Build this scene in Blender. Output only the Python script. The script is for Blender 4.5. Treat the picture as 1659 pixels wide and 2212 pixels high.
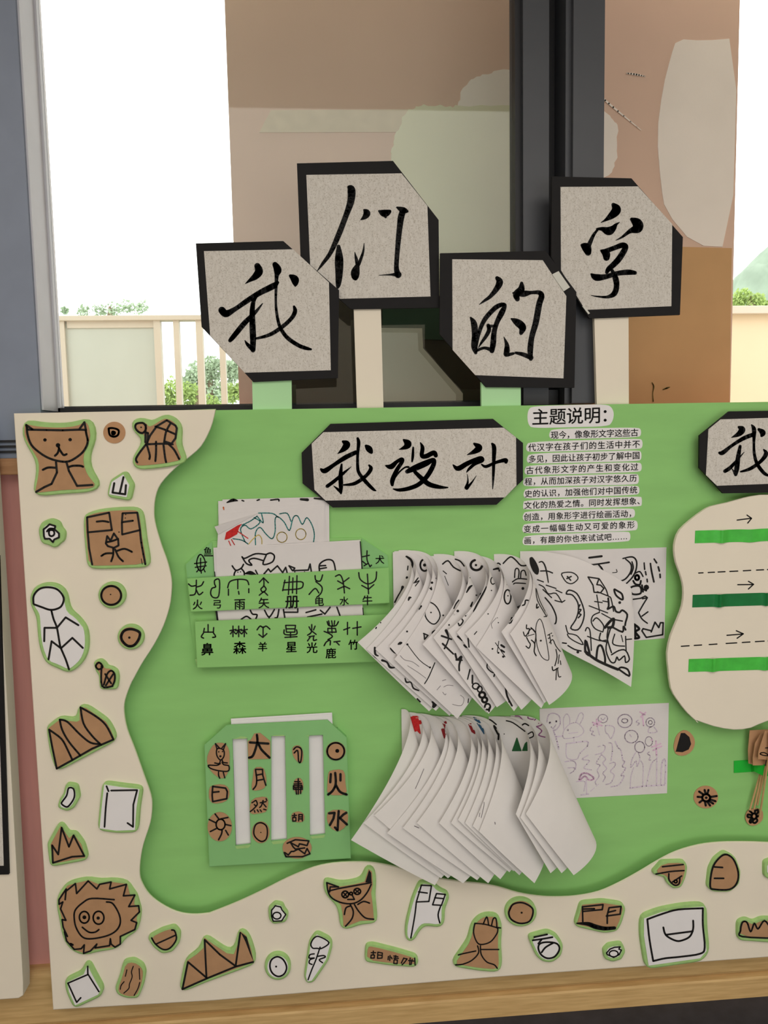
import bpy, bmesh, math, random
import numpy as np
from mathutils import Vector, Matrix
from mathutils.bvhtree import BVHTree
from mathutils.geometry import tessellate_polygon

random.seed(7)
SC = bpy.context.scene
for _o in list(bpy.data.objects):
    bpy.data.objects.remove(_o, do_unlink=True)

# ------------------------------------------------------------------ camera
W, H, F = 1659.0, 2212.0, 1600.0
CX, CY = W / 2, H / 2
ax = Vector((22400 - CX, -(546 - CY), -F)).normalized()      # world +X seen from the camera
dn = Vector((1177 - CX, -(18260 - CY), -F)).normalized()     # world down seen from the camera
az = -dn
az = (az - ax * az.dot(ax)).normalized()
ay = az.cross(ax)
M = Matrix((ax, ay, az))          # rows = world axes in camera space: camera vec -> world vec
def ray_dir(x, y):
    return (M @ Vector(((x - CX) / F, -(y - CY) / F, -1.0)))
_d0 = ray_dir(CX, CY)
DIST = 1.6
CAM = Vector((0, 0, 0)) - _d0 * (DIST / _d0.y)
def px(x, y, Y=0.0):
    """point where the line of sight through (x, y) meets the upright plane at depth Y"""
    d = ray_dir(x, y)
    return CAM + d * ((Y - CAM.y) / d.y)
CAM.z -= px(1000, 2203, 0.013).z          # floor at z = 0
def project(p):
    v = M.inverted() @ (p - CAM)
    return (CX + F * v.x / -v.z, CY - F * v.y / -v.z)
cd = bpy.data.cameras.new('camera')
cam = bpy.data.objects.new('camera', cd)
SC.collection.objects.link(cam)
cd.sensor_fit = 'HORIZONTAL'; cd.sensor_width = 36.0; cd.lens = 36.0 * F / W
cd.clip_start = 0.02; cd.clip_end = 500
cam.matrix_world = Matrix.Translation(CAM) @ M.to_4x4()
SC.camera = cam

# ------------------------------------------------------------------ light, exposure
SC.view_settings.view_transform = 'Standard'
SC.view_settings.look = 'None'
SC.view_settings.exposure = 0.1
SC.view_settings.gamma = 1.0
SC.view_settings.use_curve_mapping = False
SC.cycles.max_bounces = 8
SC.cycles.transparent_max_bounces = 12
wd = bpy.data.worlds.new('overcast_sky'); SC.world = wd; wd.use_nodes = True
bg = wd.node_tree.nodes['Background']
bg.inputs[0].default_value = (1.0, 1.0, 0.985, 1); bg.inputs[1].default_value = 3.0
def area(name, loc, target, sx, sy, power, col):
    l = bpy.data.lights.new(name, 'AREA'); l.shape = 'RECTANGLE'; l.size = sx; l.size_y = sy
    l.energy = power; l.color = col
    o = bpy.data.objects.new(name, l); SC.collection.objects.link(o)
    o.location = loc
    o.rotation_euler = (Vector(target) - Vector(loc)).to_track_quat('-Z', 'Y').to_euler()
    return o
area('ceiling_light_panels', (0.1, -2.8, 2.8), (0.1, -2.8, 0), 4.2, 2.6, 66, (1.0, 0.95, 0.89))
area('frontal_fill', (0.9, -4.2, 0.85), (0.2, 0, 0.9), 3.0, 1.2, 28, (0.95, 0.97, 1.0))  # added frontal fill, no windows built; kept low, out of the pane's reflection

# ------------------------------------------------------------------ materials
def lin(c):
    return tuple((v / 12.92 if v <= 0.04045 else ((v + 0.055) / 1.055) ** 2.4) for v in [q / 255.0 for q in c])
MATS = {}
def mat(name, rgb, rough=0.7, var=0.06, scale=30.0, bump=0.0, bscale=200.0, spec=0.3, stretch=(1, 1, 1),
        rgb2=None, trans=0.0, detail=4.0):
    if name in MATS:
        return MATS[name]
    m = bpy.data.materials.new(name); m.use_nodes = True; nt = m.node_tree; N = nt.nodes; L = nt.links
    b = N['Principled BSDF']
    b.inputs['Roughness'].default_value = rough
    b.inputs['Specular IOR Level'].default_value = spec
    tc = N.new('ShaderNodeTexCoord'); mp = N.new('ShaderNodeMapping')
    mp.inputs['Scale'].default_value = stretch
    L.new(tc.outputs['Object'], mp.inputs['Vector'])
    nz = N.new('ShaderNodeTexNoise'); nz.inputs['Scale'].default_value = scale; nz.inputs['Detail'].default_value = detail
    L.new(mp.outputs[0], nz.inputs['Vector'])
    rp = N.new('ShaderNodeValToRGB'); L.new(nz.outputs['Fac'], rp.inputs[0])
    a = lin(rgb)
    if rgb2 is None:
        c1 = tuple(min(1, v * (1 - var)) for v in a); c2 = tuple(min(1, v * (1 + var)) for v in a)
    else:
        c1, c2 = lin(rgb2), a
    rp.color_ramp.elements[0].position = 0.3; rp.color_ramp.elements[1].position = 0.7
    rp.color_ramp.elements[0].color = (*c1, 1); rp.color_ramp.elements[1].color = (*c2, 1)
    L.new(rp.outputs[0], b.inputs['Base Color'])
    if bump > 0:
        n2 = N.new('ShaderNodeTexNoise'); n2.inputs['Scale'].default_value = bscale; n2.inputs['Detail'].default_value = 5
        L.new(mp.outputs[0], n2.inputs['Vector'])
        bp = N.new('ShaderNodeBump'); bp.inputs['Strength'].default_value = bump; bp.inputs['Distance'].default_value = 0.002
        L.new(n2.outputs['Fac'], bp.inputs['Height']); L.new(bp.outputs[0], b.inputs['Normal'])
    if trans > 0:
        tr = N.new('ShaderNodeBsdfTranslucent'); L.new(rp.outputs[0], tr.inputs[0])
        mx = N.new('ShaderNodeMixShader'); mx.inputs[0].default_value = trans
        L.new(b.outputs[0], mx.inputs[1]); L.new(tr.outputs[0], mx.inputs[2])
        L.new(mx.outputs[0], N['Material Output'].inputs['Surface'])
    MATS[name] = m
    return m
def glass_mat(name, tint):
    m = bpy.data.materials.new(name); m.use_nodes = True; nt = m.node_tree; N = nt.nodes; L = nt.links
    N.remove(N['Principled BSDF'])
    t = N.new('ShaderNodeBsdfTransparent'); t.inputs[0].default_value = (*tint, 1)
    g = N.new('ShaderNodeBsdfGlossy'); g.inputs['Roughness'].default_value = 0.02
    fr = N.new('ShaderNodeFresnel'); fr.inputs[0].default_value = 1.45
    mx = N.new('ShaderNodeMixShader')
    L.new(fr.outputs[0], mx.inputs[0]); L.new(t.outputs[0], mx.inputs[1]); L.new(g.outputs[0], mx.inputs[2])
    L.new(mx.outputs[0], N['Material Output'].inputs['Surface'])
    return m
def rice_mat():
    m = mat('rice_paper', (220, 216, 210), 0.85, rgb2=(206, 201, 194), scale=60, stretch=(3, 1, 1), bump=0.1, bscale=500)
    nt = m.node_tree; N = nt.nodes; L = nt.links
    b = N['Principled BSDF']; src = b.inputs['Base Color'].links[0].from_socket
    tc = [n for n in N if n.type == 'TEX_COORD'][0]
    v = N.new('ShaderNodeTexNoise'); v.inputs['Scale'].default_value = 420; v.inputs['Detail'].default_value = 3
    L.new(tc.outputs['Object'], v.inputs['Vector'])
    r = N.new('ShaderNodeValToRGB'); r.color_ramp.elements[0].position = 0.33; r.color_ramp.elements[1].position = 0.46
    r.color_ramp.elements[0].color = (0.72, 0.7, 0.67, 1); r.color_ramp.elements[1].color = (1, 1, 1, 1)
    L.new(v.outputs['Fac'], r.inputs[0])
    mx = N.new('ShaderNodeMixRGB'); mx.blend_type = 'MULTIPLY'; mx.inputs[0].default_value = 1
    L.new(src, mx.inputs[1]); L.new(r.outputs[0], mx.inputs[2]); L.new(mx.outputs[0], b.inputs['Base Color'])
    return m
def wood_mat(name, rgb, rgb2):
    m = mat(name, rgb, 0.5, rgb2=rgb2, scale=9, stretch=(1.2, 10, 16), bump=0.05, bscale=40, detail=8)
    return m
GREEN = mat('green_foam', (148, 206, 124), 0.8, 0.05, 5, 0.10, 900, stretch=(1, 1, 5))
GREEN2 = mat('mint_foam', (138, 196, 128), 0.75, 0.04, 8, 0.05, 900)
MINT = mat('pale_mint_foam', (190, 240, 184), 0.75, 0.04, 8, 0.05, 900, trans=0.1)
JAMB = mat('sky_lit_aluminium', (205, 205, 212), 0.45, 0.04, 12, spec=0.5)  # frame metal lightened to carry the sky light grazing the reveal
MULL = mat('blue_haze_aluminium', (130, 140, 160), 0.42, 0.05, 12, spec=0.5)  # frame metal with the bluish lens haze put into its colour
EDGE = mat('light_green_foam', (164, 204, 130), 0.8, 0.07, 60, 0.05, 900)
CREAM = mat('cream_foam', (240, 231, 214), 0.75, 0.02, 6, 0.06, 900)
KRAFT = mat('brown_card', (182, 142, 106), 0.85, 0.06, 40, 0.05, 900)
KRAFT2 = mat('pale_brown_card', (190, 146, 108), 0.85, 0.06, 40, 0.05, 900)
PAPER = mat('white_paper', (236, 232, 232), 0.75, 0.02, 20, 0.03, 300, trans=0.12)
PAPERB = mat('blank_paper', (238, 235, 233), 0.75, 0.03, 10, 0.04, 200, trans=0.12)
CARDW = mat('white_card', (236, 234, 236), 0.7, 0.02, 20, 0.03, 300)
INK = mat('black_ink', (22, 20, 20), 0.6, 0.1, 60)
FAINT = mat('faint_ink', (120, 112, 118), 0.7, 0.1, 60)
BRUSH = mat('brush_ink', (20, 20, 22), 0.7, 0.15, 80)
BLACK = mat('black_card', (24, 23, 25), 0.75, 0.1, 30, 0.05, 600)
RICE = rice_mat()
FRAME = mat('dark_grey_aluminium', (66, 69, 76), 0.42, 0.05, 12, spec=0.5)
FRAMED = mat('black_aluminium', (36, 37, 42), 0.5, 0.05, 12, spec=0.4)
PINK = mat('pink_wall_film', (228, 166, 158), 0.35, 0.08, 6, 0.05, 20, spec=0.5, stretch=(6, 1, 0.6))
WOOD = wood_mat('pale_wood', (222, 188, 132), (198, 162, 108))
WOODS = wood_mat('brown_wood', (186, 142, 104), (164, 120, 84))
WALL = mat('cream_wall_paint', (226, 218, 200), 0.8, 0.02, 4)
FLOOR = mat('dark_grey_floor', (58, 58, 66), 0.6, 0.15, 30, 0.05, 80)
CEIL = mat('white_ceiling', (235, 232, 226), 0.9, 0.02, 3)
TAPE_L = mat('bright_green_tape', (76, 196, 72), 0.45, 0.12, 40, 0.1, 60)
TAPE_D = mat('dark_green_tape', (16, 118, 58), 0.45, 0.12, 40, 0.1, 60)
TAPE_C = mat('clear_tape', (208, 208, 200), 0.3, 0.04, 40, spec=0.6)
BAMBOO = mat('bamboo', (206, 168, 120), 0.6, 0.1, 60, stretch=(4, 4, 1))
EXT = mat('brown_exterior_paint', (220, 190, 170), 0.85, 0.05, 2.2, 0.05, 90)
EXT2 = mat('ochre_exterior_paint', (196, 156, 110), 0.85, 0.10, 3.0, 0.05, 90)
PLASTER = mat('pale_plaster', (240, 232, 222), 0.9, 0.03, 6, 0.08, 120)
PLASTERG = mat('reflection_tinted_plaster', (224, 224, 194), 0.9, 0.03, 6, 0.08, 120)  # plaster with the pane's greenish room reflection put into its colour
DARKREF = mat('dark_brown_reflection', (66, 60, 46), 0.7, 0.10, 5)
DARKREFG = mat('dark_green_reflection', (52, 72, 52), 0.7, 0.10, 5)
PALEREF = mat('pale_green_reflection', (226, 230, 210), 0.7, 0.02, 5)
RAIL = mat('beige_metal_rail', (186, 178, 162), 0.5, 0.03, 5)
FROST = mat('frosted_panel', (172, 178, 168), 0.6, 0.03, 5)
CREAMP = mat('cream_parapet', (200, 186, 156), 0.8, 0.02, 3)
LEAF1 = mat('pale_leaf', (164, 182, 152), 0.8, 0.15, 3, trans=0.3)
LEAF2 = mat('yellow_green_leaf', (152, 174, 100), 0.8, 0.2, 3, trans=0.3)
HILL = mat('hazy_hill', (126, 142, 124), 0.9, 0.12, 0.5)
TRUNK = mat('trunk_bark', (120, 104, 84), 0.9, 0.1, 6)

# ------------------------------------------------------------------ builders
def link(name, verts, faces, m, parent=None, smooth=False):
    me = bpy.data.meshes.new(name)
    off = ROOTS[parent.name] if parent else None
    if parent is None:
        c = Vector((0, 0, 0))
        for v in verts: c += Vector(v)
        c /= max(1, len(verts)); off = c
    me.from_pydata([tuple(Vector(v) - off) for v in verts], [], faces)
    me.materials.append(m)
    if smooth:
        for p in me.polygons: p.use_smooth = True
    me.update()
    o = bpy.data.objects.new(name, me); SC.collection.objects.link(o)
    if parent:
        o.parent = parent
        ROOTS[o.name] = off
    else:
        o.location = off; ROOTS[o.name] = off.copy()
    return o
ROOTS = {}
def tag(o, label, cat, group=None):
    o['label'] = label; o['category'] = cat
    if group: o['group'] = group
    return o
def thing(name, label, cat, loc, group=None):
    o = bpy.data.objects.new(name, None); SC.collection.objects.link(o)
    o.location = loc; o.empty_display_size = 0.02
    ROOTS[o.name] = Vector(loc)
    return tag(o, label, cat, group)
def struct(o):
    o['kind'] = 'structure'; return o
def box_vf(x0, x1, y0, y1, z0, z1):
    v = [(x, y, z) for x in (x0, x1) for y in (y0, y1) for z in (z0, z1)]
    f = [(0, 1, 3, 2), (4, 6, 7, 5), (0, 4, 5, 1), (2, 3, 7, 6), (0, 2, 6, 4), (1, 5, 7, 3)]
    return v, f
def box(name, x0, x1, y0, y1, z0, z1, m, parent=None, bevel=0.0):
    v, f = box_vf(x0, x1, y0, y1, z0, z1)
    o = link(name, v, f, m, parent)
    if bevel:
        b = o.modifiers.new('bevel', 'BEVEL'); b.width = bevel; b.segments = 2
    return o
def boxes(name, lst, m, parent=None):
    V, Fc = [], []
    for b in lst:
        v, f = box_vf(*b); n = len(V); V += v; Fc += [tuple(i + n for i in q) for q in f]
    return link(name, V, Fc, m, parent)

def C(x0, y0, s):
    return lambda p: (x0 + p[0] * s, y0 + p[1] * s) + tuple(v * s for v in p[2:])
CA = C(0, 860, .28933); CB = C(0, 1480, .33103); CC = C(360, 1040, .3255); CD = C(400, 1500, .25317)
CE = C(760, 1160, .42194); CF = C(740, 1500, .43400); CG = C(400, 340, .33755); CH = C(920, 360, .34961)
CI = C(640, 880, .30139); CJ = C(1110, 860, .17480); CK = C(1400, 860, .31663); CL = C(1380, 1540, .16817)
CM = C(460, 1820, .36166); CN = C(1000, 1800, .39723); CP = C(1060, 1170, .23508); CQ = C(760, 1170, .21097)
CR = C(1120, 1500, .20494); CS = C(820, 1510, .22905); CT = C(1560, 1560, .1266); CU = C(0, 0, 1.0)

def ell(cx, cy, rx, ry, n=20, rot=0.0, wob=0.0):
    out = []
    for i in range(n):
        a = 2 * math.pi * i / n
        k = 1 + wob * (random.random() - 0.5)
        x, y = rx * math.cos(a) * k, ry * math.sin(a) * k
        out.append((cx + x * math.cos(rot) - y * math.sin(rot), cy + x * math.sin(rot) + y * math.cos(rot)))
    return out
def ring(cx, cy, rx, ry, rot=0.0, n=16):
    e = ell(cx, cy, rx, ry, n, rot); return e + [e[0]]
def chaikin(P, n=1, closed=True):
    for _ in range(n):
        Q = []
        m = len(P)
        for i in range(m):
            a, b = P[i], P[(i + 1) % m]
            Q.append((a[0] * .75 + b[0] * .25, a[1] * .75 + b[1] * .25))
            Q.append((a[0] * .25 + b[0] * .75, a[1] * .25 + b[1] * .75))
        P = Q
    return P
def area2(P):
    return sum(P[i][0] * P[(i + 1) % len(P)][1] - P[(i + 1) % len(P)][0] * P[i][1] for i in range(len(P)))
def inset(P, d):
    n = len(P); s = 1 if area2(P) > 0 else -1
    out = []
    for i in range(n):
        a, b, c = P[i - 1], P[i], P[(i + 1) % n]
        e1 = Vector((b[0] - a[0], b[1] - a[1])); e2 = Vector((c[0] - b[0], c[1] - b[1]))
        if e1.length < 1e-6 or e2.length < 1e-6:
            out.append(b); continue
        e1.normalize(); e2.normalize()
        nn = Vector((-e1.y - e2.y, e1.x + e2.x))
        if nn.length < 1e-6:
            out.append(b); continue
        nn.normalize(); k = max(0.5, nn.dot(Vector((-e1.y, e1.x))))
        out.append((b[0] + s * nn.x * d / k, b[1] + s * nn.y * d / k))
    return out
def offset_outline(P, d, res=70):
    """outline at distance d around polygon P (rounded), by contouring the distance field"""
    A = np.array(P, float); n = len(A); Bv = np.roll(A, -1, 0)
    pad = max(d, 2) * 1.6; lo = A.min(0) - pad; hi = A.max(0) + pad
    st = max((hi - lo).max() / res, 0.5)
    nx, ny = int((hi[0] - lo[0]) / st) + 2, int((hi[1] - lo[1]) / st) + 2
    X, Y = np.meshgrid(lo[0] + st * np.arange(nx), lo[1] + st * np.arange(ny), indexing='ij')
    D = np.full(X.shape, 1e9); inside = np.zeros(X.shape, bool)
    for a, b in zip(A, Bv):
        e = b - a; L2 = max(e @ e, 1e-9)
        t = np.clip(((X - a[0]) * e[0] + (Y - a[1]) * e[1]) / L2, 0, 1)
        D = np.minimum(D, np.hypot(X - a[0] - t * e[0], Y - a[1] - t * e[1]))
        c = ((a[1] > Y) != (b[1] > Y))
        with np.errstate(divide='ignore', invalid='ignore'):
            xi = (b[0] - a[0]) * (Y - a[1]) / (b[1] - a[1] if b[1] != a[1] else 1e-9) + a[0]
        inside ^= (c & (X < xi))
    S = np.where(inside, -D, D) - d
    segs = {}
    def pt(k):
        (i, j), (k2, l) = k
        a, b = S[i, j], S[k2, l]; t = a / (a - b)
        return (lo[0] + st * (i + t * (k2 - i)), lo[1] + st * (j + t * (l - j)))
    for i in range(nx - 1):
        for j in range(ny - 1):
            cs = [(i, j), (i + 1, j), (i + 1, j + 1), (i, j + 1)]
            sg = [S[c] < 0 for c in cs]
            if all(sg) or not any(sg): continue
            ed = []
            for q in range(4):
                if sg[q] != sg[(q + 1) % 4]:
                    ed.append(tuple(sorted((cs[q], cs[(q + 1) % 4]))))
            if len(ed) >= 2:
                prs = [(ed[0], ed[1])] if len(ed) == 2 else [(ed[0], ed[1]), (ed[2], ed[3])]
                for u, v in prs:
                    segs.setdefault(u, []).append(v); segs.setdefault(v, []).append(u)
    best, seen = [], set()
    for s0 in list(segs):
        if s0 in seen: continue
        loop = [s0]; seen.add(s0); cur = s0
        while True:
            nx_ = [q for q in segs[cur] if q not in seen]
            if not nx_: break
            cur = nx_[0]; seen.add(cur); loop.append(cur)
        if len(loop) > len(best): best = loop
    Q = [pt(k) for k in best]
    step = max(1, len(Q) // (48 if res < 100 else 160))
    Q = Q[::step]
    for _ in range(2):
        Q = [((Q[i - 1][0] + 2 * Q[i][0] + Q[(i + 1) % len(Q)][0]) / 4, (Q[i - 1][1] + 2 * Q[i][1] + Q[(i + 1) % len(Q)][1]) / 4) for i in range(len(Q))]
    return Q
def tess(loops2d):
    return tessellate_polygon([[Vector((p[0], -p[1], 0)) for p in l] for l in loops2d])
def plate(name, P, Yf, thick, m, parent=None, bev=0.0, holes=()):
    """flat sheet cut to outline P (seen outline), front face at depth Yf, going back by thick"""
    loops = [list(P)] + [list(h) for h in holes]
    V, Fc = [], []
    flat = [p for l in loops for p in l]
    T = tess(loops)
    front = []
    base = []
    k = 0
    ins = [inset(l, bev if i == 0 else -bev) for i, l in enumerate(loops)] if bev else loops
    for l in ins:
        for p in l: V.append(px(p[0], p[1], Yf))
    nf = len(flat)
    Fc += [tuple(t) for t in T]
    rings = [0]
    if bev:
        for p in flat: V.append(px(p[0], p[1], Yf + bev * 0.001))
        rings.append(nf)
    ref = [px(p[0], p[1], Yf) for p in flat]
    b0 = len(V)
    for q in ref: V.append(Vector((q.x, Yf + thick, q.z)))
    rings.append(b0)
    for r0, r1 in zip(rings, rings[1:]):
        k = 0
        for l in loops:
            n = len(l)
            for i in range(n):
                j = (i + 1) % n
                Fc.append((r0 + k + i, r0 + k + j, r1 + k + j, r1 + k + i))
            k += n
    Fc += [tuple(b0 + i for i in t[::-1]) for t in T]
    bm_o = link(name, V, Fc, m, parent)
    b = bmesh.new(); b.from_mesh(bm_o.data); bmesh.ops.recalc_face_normals(b, faces=b.faces); b.to_mesh(bm_o.data); b.free()
    return bm_o
def spline(P, closed=False, straight=False, sub=5):
    """Catmull-Rom through (x, y, w)"""
    if straight or len(P) < 3: return P
    out = []
    n = len(P)
    for i in range(n - 1):
        p0 = P[i - 1] if i else (P[-2] if closed else P[0]); p1 = P[i]; p2 = P[i + 1]
        p3 = P[i + 2] if i + 2 < n else (P[1] if closed else P[-1])
        for k in range(sub):
            t = k / sub
            out.append(tuple(0.5 * ((2 * b) + (-a + c) * t + (2 * a - 5 * b + 4 * c - d) * t * t + (-a + 3 * b - 3 * c + d) * t ** 3)
                             for a, b, c, d in zip(p0, p1, p2, p3)))
    out.append(P[-1])
    return out
def ribbons(name, strokes, mp, m, parent, width=4.0, straight=False, disc=8, sub=4):
    """pen strokes as thin flat ribbons; strokes hold (x, y) or (x, y, full width) points in frame pixels"""
    V, Fc = [], []
    def add(pts2):
        q = [mp(x, y) for x, y in pts2]
        if any(v is None for v in q): return
        n = len(V); V.extend(q); Fc.append(tuple(range(n, n + len(q))))
    for S in strokes:
        st = straight
        w0 = width
        S = list(S)
        if isinstance(S[0], str):
            if 's' in S[0]: st = True
            if S[0].lstrip('s'): w0 = float(S[0].lstrip('s'))
            S = S[1:]
        S = [(p[0], p[1], p[2] if len(p) > 2 else w0) for p in S]
        if len(S) == 1: S = S + [(S[0][0] + .3, S[0][1], S[0][2])]
        closed = abs(S[0][0] - S[-1][0]) + abs(S[0][1] - S[-1][1]) < 0.01
        D = spline(S, closed, st, sub)
        for i, (x, y, w) in enumerate(D):
            r = max(w, 0.4) / 2
            if disc and (w > 1.2):
                add([(x + r * math.cos(2 * math.pi * k / disc), y + r * math.sin(2 * math.pi * k / disc)) for k in range(disc)])
        for (x0, y0, w0_), (x1, y1, w1) in zip(D, D[1:]):
            dx, dy = x1 - x0, y1 - y0; l = math.hypot(dx, dy)
            if l < 1e-4: continue
            nx, ny = -dy / l, dx / l
            a, b = max(w0_, .4) / 2, max(w1, .4) / 2
            add([(x0 + nx * a, y0 + ny * a), (x1 + nx * b, y1 + ny * b), (x1 - nx * b, y1 - ny * b), (x0 - nx * a, y0 - ny * a)])
    if not V: return None
    return link(name, V, Fc, m, parent)
def clusters(strokes, gap):
    """groups of strokes that lie together: one written character each"""
    bb = []
    for S in strokes:
        q = [v for v in S if not isinstance(v, str)]
        xs = [v[0] for v in q]; ys = [v[1] for v in q]
        bb.append((min(xs) - gap, max(xs) + gap, min(ys) - gap * 2, max(ys) + gap * 2))
    par = list(range(len(bb)))
    def find(i):
        while par[i] != i: i = par[i]
        return i
    for i in range(len(bb)):
        for j in range(i):
            a, b = bb[i], bb[j]
            if a[0] < b[1] and b[0] < a[1] and a[2] < b[3] and b[2] < a[3]: par[find(i)] = find(j)
    g = {}
    for i in range(len(bb)): g.setdefault(find(i), []).append(strokes[i])
    return list(g.values())
def glyphs(name, strokes, mp, m, parent, width, gap=1.5, **kw):
    for g in clusters(strokes, gap): ribbons(name, g, mp, m, parent, width, **kw)
def fillpoly(name, polys, mp, m, parent):
    V, Fc = [], []
    for P in polys:
        n = len(V)
        q = [mp(p[0], p[1]) for p in P]
        if any(v is None for v in q): continue
        V += q
        Fc += [tuple(n + i for i in t) for t in tess([P])]
    return link(name, V, Fc, m, parent) if V else None
def flat(Y):
    return lambda x, y: px(x, y, Y)
def tr(c, strokes):
    out = []
    for S in strokes:
        S = list(S); head = []
        if isinstance(S[0], str): head = [S[0]]; S = S[1:]
        out.append(head + [c(p) for p in S])
    return out

# lettering: the built-in font turned into flat meshes and laid on the surface
_glyph = {}
def glyph(ch):
    if ch not in _glyph:
        cu = bpy.data.curves.new('lettering', 'FONT'); cu.body = ch; cu.size = 1.0; cu.resolution_u = 3
        ob = bpy.data.objects.new('lettering', cu); SC.collection.objects.link(ob)
        dg = bpy.context.evaluated_depsgraph_get()
        me = bpy.data.meshes.new_from_object(ob.evaluated_get(dg))
        _glyph[ch] = ([(v.co.x, v.co.y) for v in me.vertices], [tuple(p.vertices) for p in me.polygons])
        bpy.data.objects.remove(ob); bpy.data.curves.remove(cu); bpy.data.meshes.remove(me)
    return _glyph[ch]
def em_box():
    v = glyph('国')[0]
    xs = [p[0] for p in v]; ys = [p[1] for p in v]
    return min(xs), max(xs), min(ys), max(ys)
def text_on(name, items, mp, m, parent, each=False, bold=0.013):
    """items: (char, cx, cy, size, slope) in frame pixels; a full square character fills the size"""
    gx0, gx1, gy0, gy1 = em_box(); gw = max(gx1 - gx0, gy1 - gy0); gcx, gcy = (gx0 + gx1) / 2, (gy0 + gy1) / 2
    V, Fc = [], []
    for ch, cx, cy, size, slope in items:
        vs, fs = glyph(ch)
        if each: V, Fc = [], []
        for ox, oy in ((-bold, 0), (bold, 0), (0, -bold * .8), (0, bold * .8)):
            n = len(V)
            for x, y in vs:
                u, v = ((x - gcx) / gw + ox) * size, ((y - gcy) / gw + oy) * size
                V.append(mp(cx + u, cy - v + slope * u))
            Fc += [tuple(n + i for i in f) for f in fs]
        if each: link(name, V, Fc, m, parent)
    if not each: return link(name, V, Fc, m, parent)

# ------------------------------------------------------------------ the room
Y_WALL = 0.048        # face of the pink wall under the window
Y_GL = 0.125         # glass of the left sash
xm0 = px(60, 440, 0.02).x          # room-side edge of the left mullion
xin = px(108, 440, Y_GL).x
z_sill = px(600, 873, Y_GL).z      # top of the bottom window rail
z_wood0, z_wood1 = px(20, 1026, 0.012).z, px(20, 990, 0.012).z
RX0, RX1, RY, RZ = -2.3, 2.9, -4.4, 2.85
struct(box('floor', RX0 - .1, RX1 + .1, RY - .1, 0.3, -0.1, 0.0, FLOOR))
struct(box('ceiling', RX0 - .1, RX1 + .1, RY - .1, 0.3, RZ, RZ + .1, CEIL))
struct(box('wall_left', RX0 - .1, RX0, RY, 0.3, 0, RZ, WALL))
struct(box('wall_right', RX1, RX1 + .1, RY, 0.3, 0, RZ, WALL))
struct(box('wall_back', RX0 - .1, RX1 + .1, RY - .1, RY, 0, RZ, WALL))
struct(box('wall_front', RX0, RX1, Y_WALL, 0.2, 0, z_wood1 - 0.005, PINK))
struct(box('wall_front_upper', RX0, RX1, Y_WALL, 0.2, 2.62, RZ, WALL))
struct(boxes('wall_front_piers', [(RX0, xm0 - 0.32, Y_WALL, 0.2, z_wood1, 2.62), (1.75, RX1, Y_WALL, 0.2, z_wood1, 2.62)], WALL))
struct(box('trim_1', RX0, RX1, 0.012, Y_WALL, z_wood0, z_wood1, WOODS, bevel=0.003))
# baseboard: a rounded upper moulding above a flat lower board
zb_top = px(85, 2094, 0.03).z
def base_profile():
    zt = zb_top; zs = px(1000, 2157, 0.015).z
    pr = [(Y_WALL, zt)]
    for k in range(7):
        a = k / 6 * math.pi / 2
        pr.append((0.036 - 0.018 * math.sin(a), zt - 0.022 + 0.022 * math.cos(a)))
    pr += [(0.018, zs + 0.016), (0.024, zs + 0.006), (0.030, zs + 0.002), (0.016, zs - 0.001), (0.013, zs - 0.005), (0.013, 0.0), (Y_WALL, 0.0)]
    return pr
pr = base_profile(); n = len(pr)
V = [(x, y, z) for x in (RX0, RX1) for y, z in pr]
Fc = [(i, (i + 1) % n, n + (i + 1) % n, n + i) for i in range(n)] + [tuple(range(n))[::-1], tuple(range(n, 2 * n))]
struct(link('baseboard_front', V, Fc, WOOD))

# window frame: mullion, rails, the two meeting stiles, panes
xs0, xs1 = px(1130, 260, 0.085).x, px(1186, 260, 0.085).x
xs2, xs3 = px(1238, 260, 0.045).x, px(1305, 260, 0.045).x
z_low = z_wood1
wf = boxes('window_1', [
    (xm0 - 0.33, xs2, 0.10, 0.16, z_low - .01, z_sill - 0.012),        # bottom rail
    (xs2, 1.76, 0.05, 0.16, z_low - .01, z_sill - 0.045),
    (xm0 - 0.33, 1.76, 0.02, 0.16, 2.58, 2.64)], FRAME)
struct(wf)
boxes('lower_track', [(xm0, xs2, 0.112, 0.135, z_sill - 0.014, z_sill - 0.002), (xm0, xs2, 0.145, 0.155, z_sill - 0.014, z_sill + 0.003)], FRAMED, wf)
boxes('sill_grooves', [(xm0 - 0.33, xm0 + 0.001, 0.016, 0.021, z_low + k * 0.011, z_low + k * 0.011 + 0.005) for k in range(1, 4)], FRAMED, wf)
box('left_mullion', xm0 - 0.33, xm0, 0.02, 0.16, z_low, 2.62, MULL, wf)
boxes('jamb_beads', [(xm0, xin - 0.006, 0.118, 0.14, z_sill - .01, 2.6), (xin - 0.006, xin, 0.112, 0.14, z_sill - .01, 2.6), (xm0, xm0 + 0.004, 0.028, 0.12, z_sill - .01, 2.6)], JAMB, wf)
st = boxes('sash_stile', [(xs0, xs1, 0.085, 0.15, z_sill - .012, 2.6)], FRAME, wf)
boxes('sash_stile', [(xs2, xs3, 0.045, 0.15, z_sill - .012, 2.6), (xs2 - 0.012, xs2, 0.06, 0.15, z_sill - .012, 2.6)], FRAME, wf)
boxes('stile_channel', [(xs1, xs2, 0.14, 0.15, z_sill - .012, 2.6), (xs0 - 0.014, xs0, 0.10, 0.15, z_sill - .012, 2.6)], FRAMED, wf)
boxes('latch', [(xs1 + 0.002, xs2 - 0.014, 0.10, 0.145, px(1200, 875, 0.1).z, px(1200, 842, 0.1).z)], FRAMED, wf)
GL1 = glass_mat('window_glass', (0.93, 0.95, 0.94))
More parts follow.
